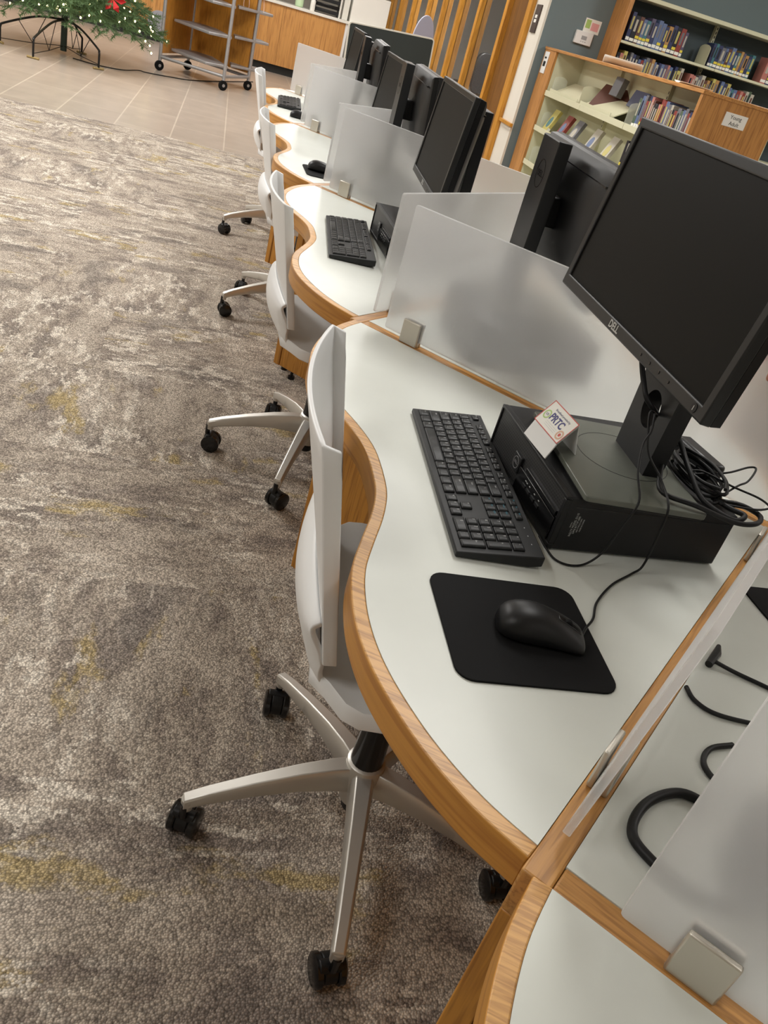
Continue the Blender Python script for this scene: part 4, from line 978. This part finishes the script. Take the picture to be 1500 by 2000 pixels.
# sheets on its top
def sheet(name, x, y, w_, d_, rz, curl, label):
    f = lambda u, v: Vector(((u-0.5)*w_, (v-0.5)*d_, curl*(2*u-1)**2 + 0.0012))
    return tag(obj(name, MB().grid(f, 10, 4), PAPER, solid=0.0008, loc=(x, y, LH), rot=(0, 0, rz)), label, 'paper', 'loose papers')
sheet('paper_sheet', 2.90, 6.75, 0.22, 0.30, 1.2, 0.05, 'curled white sheet lying on top of the low bookcase')
sheet('paper_sheet', 2.90, 5.55, 0.15, 0.22, 1.4, 0.012, 'small open booklet on the low bookcase nearer the oak end')
# upper shelf of the low bookcase: sloped cream trays at the far end, a book row at the near end
def tray(y0, y1, z, label):
    t = tag(empty('display_tray', (LX0+0.02, y0, z)), label, 'tray', 'cream display trays')
    L_ = y1-y0
    obj('sloped_plate', MB().add([(0.0, 0, 0.012), (0.0, L_, 0.012), (0.20, L_, 0.13), (0.20, 0, 0.13), (0.004, 0, 0.006), (0.004, L_, 0.006), (0.204, L_, 0.124), (0.204, 0, 0.124)], [(0, 1, 2, 3), (7, 6, 5, 4), (0, 4, 5, 1), (1, 5, 6, 2), (2, 6, 7, 3), (3, 7, 4, 0)]), CREAM, t, smooth=0)
    obj('tray_lip', MB().b2((-0.004, 0, 0), (0.0, L_, 0.045)), CREAM, t)
    return t
tray(6.93, 7.62, 1.055, 'cream sloped display tray at the left of the upper low shelf')
tray(6.22, 6.86, 1.055, 'cream sloped display tray holding a dark binder')
def shelf_end(y, z, label, m=CREAM, dep=0.20, hgt=0.16):
    return plate_end('bookend', 2.72, y, z, dep, hgt, label, m, rz=R(-90))
shelf_end(7.60, 1.055, 'round clear bookend at the far left of the upper low shelf', CLEAR, 0.12, 0.15)
shelf_end(6.90, 1.055, 'curved cream bookend in the middle of the upper low shelf', CREAM)
shelf_end(5.96, 1.055, 'round clear bookend left of the dark row of books', CLEAR)
shelf_end(7.60, 0.775, 'round clear bookend at the far left of the middle low shelf', CLEAR, 0.12, 0.15)
shelf_end(7.60, 0.49, 'round clear bookend at the far left of the lowest visible shelf', CLEAR, 0.12, 0.15)
t = tag(obj('magazine', MB().b2((-0.15, 0, 0), (0.15, 0.012, 0.24)), cover(3), loc=(2.80, 6.62, 1.07), rot=(R(-38), 0, R(-62)), bevel=0.001), 'dark brown binder leaning in the cream tray', 'binder')
t = tag(obj('magazine', MB().b2((-0.05, 0, 0), (0.06, 0.05, 0.13)), cover(10), loc=(2.84, 6.60, 1.20), rot=(R(-10), 0, R(-80)), bevel=0.001), 'grey striped pack standing behind the cream bookend', 'pack')
t = tag(obj('magazine', MB().b2((-0.09, 0, 0), (0.09, 0.02, 0.12)), cover(1), loc=(2.86, 6.22, 1.17), rot=(R(-20), 0, R(-80)), bevel=0.001), 'navy booklet standing behind the right cream tray', 'booklet')
row(5.90, 5.10, 2.745, 1.057, 0.185, 0.225, [6, 2, 10, 4, 1, 12, 3, 0, 0, 7, 4, 4, 1, 6, 8, 0, 4, 10], 'upper shelf of the low bookcase', 'dark books on the low bookcase', axis='y', tmin=0.026, tmax=0.044)
row(5.86, 5.10, 2.745, 0.775, 0.185, 0.225, [0, 4, 1, 6, 3], 'middle shelf of the low bookcase', 'books on the middle low shelf', axis='y', tmin=0.03, tmax=0.044)
# face-out books leaning back on the middle shelf
FO = [(7.52, 11, 7, 'yellow and blue'), (7.18, 4, 2, 'red and blue'), (6.92, 10, 8, 'grey and white'), (6.52, 8, 2, 'white and blue'), (6.18, 8, 11, 'white and gold')]
for i, (y, c1, c2, nm) in enumerate(FO):
    t = tag(empty('face_out_book', (2.735, y, 0.777), R(-90)), nm + ' paperback leaning face out on the middle low shelf', 'book', 'paperbacks leaning face out')
    Mt = Matrix.Rotation(R(-24), 4, 'X')
    def lm(mb): mb.v = [tuple(Mt @ Vector(p)) for p in mb.v]; return mb
    obj('cover', lm(MB().b2((-0.062, 0, 0), (0.062, 0.028, 0.20))), cover(c1), t, bevel=0.001)
    obj('cover_art', lm(MB().prism([(0.038*cos(R(a)), 0.085+0.05*sin(R(a))) for a in range(0, 360, 24)], 0.0002, 0.001, PX)), cover(c2), t, smooth=0)
    obj('spine_label', lm(MB().b2((0.062, 0.002, 0.01), (0.0628, 0.026, 0.04))), PAPER, t, smooth=0)
    tr = tag(obj('book_easel', MB().b2((-0.06, -0.012, 0), (0.06, 0.0, 0.012)).b2((-0.05, -0.002, 0), (0.05, 0.11, 0.004)), CREAM, loc=(2.735, y-0.0, 0.775), rot=(0, 0, R(-90))), 'cream rest under the ' + nm + ' paperback', 'book rest', 'cream book rests')

# ------------------------------------------------------------------ rolling shelf cart
t = tag(empty('shelf_cart', (-0.23, 11.8, 0)), 'wheeled grey metal shelf cart with oak panels before the counter', 'cart')
def q_(x, y): return (x+0.23, y-11.8)
P = [q_(-0.766, 11.60), q_(-0.467, 12.40), q_(0.007, 11.26), q_(0.31, 11.90)]
CH = 1.55
for (x, y) in P:
    obj('post', MB().cyl((x, y, 0.11), (x, y, CH), 0.021, n=18), GREYMETAL, t)
    c_ = obj('caster', MB().b2((x-0.012, y-0.022, 0.055), (x+0.012, y+0.03, 0.115)), GREYMETAL, t, bevel=0.003)
    obj('wheel', MB().tube([(x+0.008, y-0.034, 0.055), (x-0.008, y-0.006, 0.055)], 0.055, 24), BLACK_SOFT, c_, bevel=0.004)
    obj('wheel_hub', MB().tube([(x+0.010, y-0.038, 0.055), (x-0.010, y-0.002, 0.055)], 0.018, 14), GREYMETAL, c_)
for a, b in ((0, 1), (0, 2), (2, 3), (1, 3)):
    obj('base_rail', MB().tube([(*P[a], 0.15), (*P[b], 0.15)], 0.018, 12), GREYMETAL, t)
    obj('top_rail', MB().tube([(*P[a], CH), (*P[b], CH)], 0.018, 12), GREYMETAL, t)
def wallp(a, b, z0, z1, th, m_, nm, ins=0.03):
    a = Vector((*a, 0)); b = Vector((*b, 0)); d = (b-a).normalized(); n_ = Vector((-d.y, d.x, 0))*th/2; a = a+d*ins; b = b-d*ins
    return obj(nm, MB().prism([(a-n_).xy, (b-n_).xy, (b+n_).xy, (a+n_).xy], z0, z1), m_, t, bevel=0.002)
wallp(P[0], P[1], 0.19, CH-0.03, 0.02, OAK_PANEL, 'oak_panel'); wallp(P[1], P[3], 0.19, CH-0.03, 0.02, OAK_PANEL, 'oak_panel')
def shelfp(pts, z, nm='shelf'):
    pts = [q_(*p) for p in pts]
    return obj(nm, MB().prism(pts, z-0.032, z), GREYMETAL, t, bevel=0.008)
for z in (0.255, 0.575, 0.895, 1.215):
    shelfp([(-0.66, 11.80), (-0.225, 11.29), (0.04, 11.44), (-0.16, 12.08), (-0.40, 12.22)], z)
    shelfp([(0.07, 11.72), (0.50, 12.00), (0.40, 12.25), (0.05, 12.16)], z)
for x in (0.05, 0.20, 0.40):
    pts = [(q_(x-0.0, 11.93)[0], q_(0, 11.93)[1], 0.905), (q_(x, 0)[0], q_(0, 11.93)[1], 1.18)]
for i, x in enumerate((0.16, 0.34)):
    bx, by = q_(x, 11.98)
    e = tag(obj('wire_stand', MB().tube(cr([(bx-0.02-0.23+0.0, by+11.8, 1.17), (bx-0.035-0.23, by+11.76, 0.905), (bx+0.03-0.23, by+11.74, 0.901), (bx-0.01-0.23, by+11.8, 1.17)], 8), 0.004, 8), mat('pale_wire', (226, 190, 170)), smooth=80), ['pale wire easel on the cart shelf, left one', 'pale wire easel on the cart shelf, right one'][i], 'easel', 'wire easels')

# ------------------------------------------------------------------ christmas tree
TX, TY = -1.76, 10.95
t = tag(empty('christmas_tree', (TX, TY, 0)), 'green artificial christmas tree on a folding black stand, only its lowest branches in view', 'christmas tree')
DG = mat('needle_green', (74, 100, 58), rough=0.7, mottle=0.4, mscale=30); TRUNK = mat('trunk_green', (34, 48, 38), rough=0.6)
obj('trunk', MB().cyl((0, 0, 0.02), (0, 0, 1.95), 0.034, n=18), TRUNK, t)
LEGEND_ENDS = [(-0.55, -0.50), (-0.12, -1.03), (0.46, -0.62), (0.15, 0.30)]
for i, (x, y) in enumerate(LEGEND_ENDS):
    d = Vector((x, y, 0)); dn = d.normalized()
    z1 = 0.33
    pts = [dn*0.03+Vector((0, 0, z1)), dn*(d.length*0.45)+Vector((0, 0, z1-0.02)), dn*(d.length-0.05)+Vector((0, 0, 0.20)), dn*(d.length-0.005)+Vector((0, 0, 0.165)), d+Vector((0, 0, 0.12)), d+Vector((0, 0, 0.01))]
    lg_ = obj('stand_leg', MB().tube(cr(pts, 6), 0.011, 10), BLACK, t)
    obj('brace_wire', MB().tube([dn*0.03+Vector((0, 0, 0.07)), d*0.5+Vector((0, 0, 0.05)), d+Vector((0, 0, 0.05))], 0.004, 6).tube([d*0.5+Vector((0, 0, 0.05)), d*0.3+Vector((0, 0, z1-0.01))], 0.004, 6).tube([d*0.5+Vector((0, 0, 0.05)), d*0.72+Vector((0, 0, 0.245))], 0.004, 6), BLACK, lg_)
    ft = Vector((-dn.y, dn.x, 0))*0.06
    obj('rubber_foot', MB().tube([d-ft+Vector((0, 0, 0.012)), d+ft+Vector((0, 0, 0.012))], 0.012, 8), mat('tan_foot', (150, 128, 80)), lg_)
tr = random.Random(11); fo = MB(); tips = []
def branch(z, ang, L_, droop):
    base = Vector((0.03*cos(ang), 0.03*sin(ang), z)); out = Vector((cos(ang), sin(ang), 0)); n_ = 9; P_ = []
    for k in range(n_+1):
        f = k/n_; P_.append(base + out*L_*f + Vector((0, 0, -droop*f*f + 0.05*sin(f*3))))
    fo.tube(P_, 0.006, 5)
    for k in range(1, n_+1):
        for s in (-1, 1, 0):
            side = Vector((-out.y, out.x, 0))*s
            dirn = (out*0.75 + side*0.8 + Vector((0, 0, tr.uniform(-0.35, 0.35)))).normalized()
            q0 = P_[k]; tl = tr.uniform(0.10, 0.17)*(1.15-0.3*k/n_); q1 = q0+dirn*tl + Vector((0, 0, -0.02))
            tips.append(q1)
            for j in range(13):
                c_ = q0.lerp(q1, (j+0.5)/13); a = tr.uniform(0, 2*pi)
                w_ = dirn.cross(Vector((0, 0, 1))).normalized(); u_ = dirn.cross(w_)
                nd = (dirn*0.6 + (w_*cos(a)+u_*sin(a))).normalized()*tr.uniform(0.03, 0.052); sd = nd.cross(dirn).normalized()*0.0036
                fo.add([c_-sd, c_+sd, c_+nd], [(0, 1, 2)]); nd2 = (dirn*0.6 - (w_*cos(a)+u_*sin(a))).normalized()*tr.uniform(0.025, 0.042); fo.add([c_-sd, c_+sd, c_+nd2], [(0, 1, 2)])
for lvl, (z, L_, nb) in enumerate([(0.50, 0.94, 34), (0.60, 0.90, 30), (0.72, 0.84, 26), (0.86, 0.76, 20), (1.0, 0.66, 14), (1.2, 0.55, 12), (1.4, 0.44, 10), (1.6, 0.32, 8), (1.8, 0.18, 7)]):
    for k in range(nb):
        branch(z+tr.uniform(-0.03, 0.03), 2*pi*(k+0.5*(lvl % 2))/nb + tr.uniform(-0.08, 0.08), L_*tr.uniform(0.9, 1.08), 0.10+tr.uniform(-0.02, 0.05))
obj('branches', fo, DG, t, smooth=0)
s_ = tag(empty('string_lights', (TX, TY, 0)), 'string of small warm white lights wound through the christmas tree', 'string lights')
bulb = None; low = [p for p in tips if p.z < 0.72 and p.y < 0.35]; tr.shuffle(low)
BM = mat('bulb_glow', (255, 232, 170), emit=9.0)
for p in low[:95]:
    if bulb is None:
        bulb = obj('bulb', MB().lathe([(0.003, -0.010), (0.0075, -0.004), (0.0085, 0.003), (0.005, 0.011)], 8), BM, s_, loc=p)
    else:
        b_ = bulb.copy(); COL.objects.link(b_); b_.parent = s_; b_.location = p
wi = sorted(low[:60], key=lambda p: math.atan2(p.y, p.x))
obj('wire', MB().tube(wi, 0.0015, 4), TRUNK, s_)
rb = MB()
for k in range(6):
    a = 2*pi*k/6
    rb.add([Vector((0, 0, 0)), Vector((0.09*cos(a-0.35), 0.03*sin(k*2.1), 0.09*sin(a-0.35))), Vector((0.13*cos(a), 0.02, 0.13*sin(a))), Vector((0.09*cos(a+0.35), -0.02, 0.09*sin(a+0.35)))], [(0, 1, 2, 3)])
rr_ = tag(empty('red_poinsettia', (-1.19, 10.22, 0.70)), 'red cloth poinsettia on the right side of the tree', 'decoration')
obj('petals', rb, mat('petal_red', (190, 24, 30), rough=0.7), rr_, solid=0.004, smooth=0); obj('flower_centre', MB().lathe([(0.008, -0.012), (0.016, 0), (0.008, 0.012)], 12), YEL, rr_)
tag(obj('extension_cable', MB().tube(cr([(TX+0.15, TY-0.3, 0.008), (-1.35, 10.62, 0.006), (-1.1, 10.75, 0.006), (-0.95, 11.0, 0.012), (-0.86, 11.05, 0.006), (-0.6, 11.2, 0.006), (-0.3, 11.5, 0.006), (0.4, 12.9, 0.006)], 8), 0.0055, 8), CABLE, smooth=80), 'thin dark cable running from the tree stand across the tiles to the cart', 'cable')

# black power block behind the bottom right divider
t = tag(empty('power_block', (0.615, 0.375, ZT), R(52)), 'black power block blurred behind the bottom right frosted divider', 'power block')
obj('block_body', MB().b2((-0.035, -0.075, 0), (0.035, 0.075, 0.075)), BLACK, t, bevel=0.008); obj('socket_face', MB().b2((-0.036, -0.05, 0.02), (-0.035, 0.05, 0.055)), CHAR, t)

# ------------------------------------------------------------------ person across the desks, one hand over the divider
SKIN = mat('skin', (206, 150, 128), rough=0.55); SHIRT = mat('shirt_cream', (228, 216, 202), rough=0.85); TROU = mat('trousers_beige', (206, 194, 178), rough=0.85); HAIR = mat('hair_brown', (58, 40, 30), rough=0.7, bump=0.4, bscale=90)
def skin(name, V, E, material, parent, sub=2):
    me = bpy.data.meshes.new(name); me.from_pydata([v[0] for v in V], E, []); me.update(); me.materials.append(material)
    o = bpy.data.objects.new(name, me); COL.objects.link(o); o.parent = parent
    o.modifiers.new('skin', 'SKIN')
    sv = me.skin_vertices[0].data
    for i, v in enumerate(V):
        r = v[1] if isinstance(v[1], tuple) else (v[1], v[1]); sv[i].radius = r; sv[i].use_root = (i == 0)
    md = o.modifiers.new('subdivision', 'SUBSURF'); md.levels = sub; md.render_levels = sub
    o.modifiers['skin'].use_smooth_shade = True
    return o
pr_ = tag(empty('person', (1.42, 1.52, 0)), 'person across the desks at the right edge, fingertip hooked over the frosted divider', 'person')
pb_ = Vector((1.42, 1.52, 0))
ev = Vector((0.7071, -0.7071, 0)); nv = Vector((0.7071, 0.7071, 0)); Ov = Vector((0.958, 1.173, 1.019)); zv = Vector((0, 0, 1))
def hp(e, n, z): return Ov + ev*e + nv*n + zv*z - pb_
def wp(x, y, z): return Vector((x, y, z)) - pb_
dl = Vector((0.51, -0.86, 0)); df = Vector((-0.86, -0.51, 0))
ch = wp(1.38, 1.495, 0)
V = [(wp(1.42, 1.52, 0.93), (0.120, 0.085)), (wp(1.41, 1.515, 1.10), (0.108, 0.078)), (ch+zv*1.28, (0.125, 0.085)), (ch+zv*1.40, (0.085, 0.065)), (ch+zv*1.475, 0.052), (ch+zv*1.52+df*0.01, 0.050)]
E_ = [(0, 1), (1, 2), (2, 3), (3, 4), (4, 5)]
def chain(start, pts):
    p = start
    for q in pts: V.append(q); E_.append((p, len(V)-1)); p = len(V)-1
    return p
for sgn in (1, -1):
    hip = wp(1.42, 1.52, 0.88) + dl*0.09*sgn
    chain(0, [(hip, 0.085), (hip+zv*-0.42+df*0.02, 0.056), (hip+zv*-0.60, 0.052), (hip+zv*-0.79, 0.036), (hip+zv*-0.845+df*0.06, 0.034), (hip+zv*-0.855+df*0.16, 0.026)])
wr = chain(3, [(ch+zv*1.39+dl*0.15, 0.046), (wp(1.44, 1.33, 1.31), 0.042), (wp(1.27, 1.30, 1.14), 0.035), (wp(1.16, 1.262, 1.095), 0.034), (hp(0.032, 0.105, 0.034), (0.024, 0.018)), (hp(0.032, 0.060, 0.030), (0.030, 0.014))])
for i in range(4):
    ln = (0.92, 1.05, 1.0, 0.82)[i]
    chain(wr, [(hp(i*0.0205, 0.022, 0.018), 0.0095), (hp(i*0.0205, -0.016, 0.010), 0.0085), (hp(i*0.0205, -0.026, 0.008-0.030*ln), 0.0078), (hp(i*0.0205, -0.026, 0.006-0.054*ln), 0.0068)])
chain(wr, [(hp(-0.012, 0.050, 0.014), 0.011), (hp(-0.026, 0.034, -0.008), 0.0095), (hp(-0.030, 0.020, -0.030), 0.008)])
chain(3, [(ch+zv*1.39-dl*0.15, 0.046), (ch+zv*1.26-dl*0.20, 0.042), (ch+zv*1.10-dl*0.21+df*0.02, 0.038), (ch+zv*0.87-dl*0.20+df*0.08, 0.026), (ch+zv*0.80-dl*0.195+df*0.10, (0.030, 0.016))])
rr2 = len(V)-1
for i in range(4):
    b0 = ch+zv*0.765-dl*0.195+df*(0.075+i*0.019); chain(rr2, [(b0, 0.0095), (b0+zv*-0.035+dl*0.006, 0.0085), (b0+zv*-0.062+dl*0.016, 0.007)])
b0 = ch+zv*0.80-dl*0.185+df*0.13; chain(rr2, [(b0, 0.010), (b0+zv*-0.035+df*0.012, 0.008)])
skin('body', V, E_, SKIN, pr_)
hc = ch+zv*1.615+df*0.015; Rh = Matrix((( -dl.x, df.x, 0, hc.x), (-dl.y, df.y, 0, hc.y), (0, 0, 1, hc.z), (0, 0, 0, 1)))
hd = MB()
def headf(u, v):
    a = 2*pi*u; b = pi*(v-0.5); x = 0.074*cos(b)*sin(a); y = 0.092*cos(b)*cos(a); z = 0.115*sin(b)
    if z < 0: x *= 1+0.9*z/0.3; y = y*(1+0.5*z/0.3) + (0.012 if y > 0 else -0.0)
    y += 0.022*math.exp(-((x/0.012)**2+((z+0.012)/0.02)**2)) if cos(a) > 0 else 0
    y -= 0.008*(math.exp(-(((abs(x)-0.03)/0.014)**2+((z-0.010)/0.012)**2)) if cos(a) > 0 else 0)
    y += 0.006*(math.exp(-((x/0.02)**2+((z+0.052)/0.010)**2)) if cos(a) > 0 else 0)
    return Rh @ Vector((x, y, z))
hd.grid(headf, 48, 32); head = obj('head', hd, SKIN, pr_, smooth=80)
for sx in (-1, 1):
    obj('ear', MB().loft([[Rh @ Vector((sx*(0.070+k*0.006), -0.005+0.014*(1-k*0.2)*cos(2*pi*j/10)-k*0.003, -0.002+0.026*(1-k*0.15)*sin(2*pi*j/10))) for j in range(10)] for k in range(3)]), SKIN, head, smooth=80)
    ey = Rh @ Vector((sx*0.030, 0.0735, 0.010)); obj('eye', MB().lathe([(0.002, -0.010), (0.008, -0.006), (0.0105, 0), (0.008, 0.006), (0.002, 0.010)], 12, Matrix.Translation(ey)), PAPER, head)
    ey2 = Rh @ Vector((sx*0.030, 0.0835, 0.010)); obj('iris', MB().lathe([(0.001, -0.004), (0.004, 0), (0.001, 0.004)], 10, Matrix.Translation(ey2)), BLACK, head)
obj('mouth', MB().loft([[Rh @ Vector((sx*0.022, 0.0865-abs(sx)*0.012+dy, -0.052+dz)) for dy, dz in ((0, -0.004*(1-abs(sx))-0.001), (0.004, 0), (0, 0.004*(1-abs(sx))+0.001), (-0.004, 0))] for sx in (-1, -0.5, 0, 0.5, 1)]), mat('lips', (176, 104, 96)), head)
def hairf(u, v):
    a = 2*pi*u; b = pi*(0.5*v) - (0.35 if cos(2*pi*u) < 0.15 else -0.45)*(1-v); c_ = 1.09
    return Rh @ Vector((0.074*c_*cos(b)*sin(a), 0.092*c_*cos(b)*cos(a)-0.004, 0.115*c_*sin(b)+0.004))
obj('hair', MB().grid(hairf, 40, 14), HAIR, pr_, smooth=80)
VB, EB = V, E_
V = [(wp(1.42, 1.52, 0.80), (0.190, 0.150)), (wp(1.415, 1.518, 0.98), (0.172, 0.135)), (wp(1.41, 1.515, 1.14), (0.168, 0.130)), (ch+zv*1.37, (0.165, 0.125)), (ch+zv*1.445, (0.105, 0.09)), (ch+zv*1.49, 0.075)]; E_ = [(0, 1), (1, 2), (2, 3), (3, 4), (4, 5)]
chain(3, [(ch+zv*1.375+dl*0.15, 0.080), (wp(1.44, 1.33, 1.31), 0.068), (wp(1.27, 1.30, 1.14), 0.056), (wp(1.17, 1.265, 1.098), 0.050)])
chain(3, [(ch+zv*1.375-dl*0.15, 0.080), (ch+zv*1.26-dl*0.20, 0.068), (ch+zv*1.10-dl*0.21+df*0.02, 0.058), (ch+zv*0.90-dl*0.20+df*0.07, 0.048)])
skin('shirt', V, E_, SHIRT, pr_)
V = [(wp(1.42, 1.52, 0.98), (0.150, 0.115)), (wp(1.42, 1.52, 0.90), (0.155, 0.118))]; E_ = [(0, 1)]
for sgn in (1, -1):
    hip = wp(1.42, 1.52, 0.86) + dl*0.09*sgn
    chain(1, [(hip+zv*-0.04, 0.105), (hip+zv*-0.40+df*0.02, 0.080), (hip+zv*-0.60, 0.076), (hip+zv*-0.79, 0.070)])
skin('trousers', V, E_, TROU, pr_)
for sgn in (1, -1):
    hip = wp(1.42, 1.52, 0.0) + dl*0.09*sgn
    rings = []
    for f, w_, h_ in ((-0.055, 0.026, 0.05), (-0.04, 0.036, 0.07), (0.02, 0.040, 0.085), (0.09, 0.044, 0.06), (0.16, 0.046, 0.045), (0.20, 0.036, 0.036), (0.215, 0.02, 0.028)):
        rings.append([hip+df*f+dl*x+zv*z for x, z in ((-w_, 0.0), (w_, 0.0), (w_, h_*0.6), (w_*0.6, h_), (-w_*0.6, h_), (-w_, h_*0.6))])
    obj('shoe', MB().loft(rings), BLACK, pr_, sub=1)
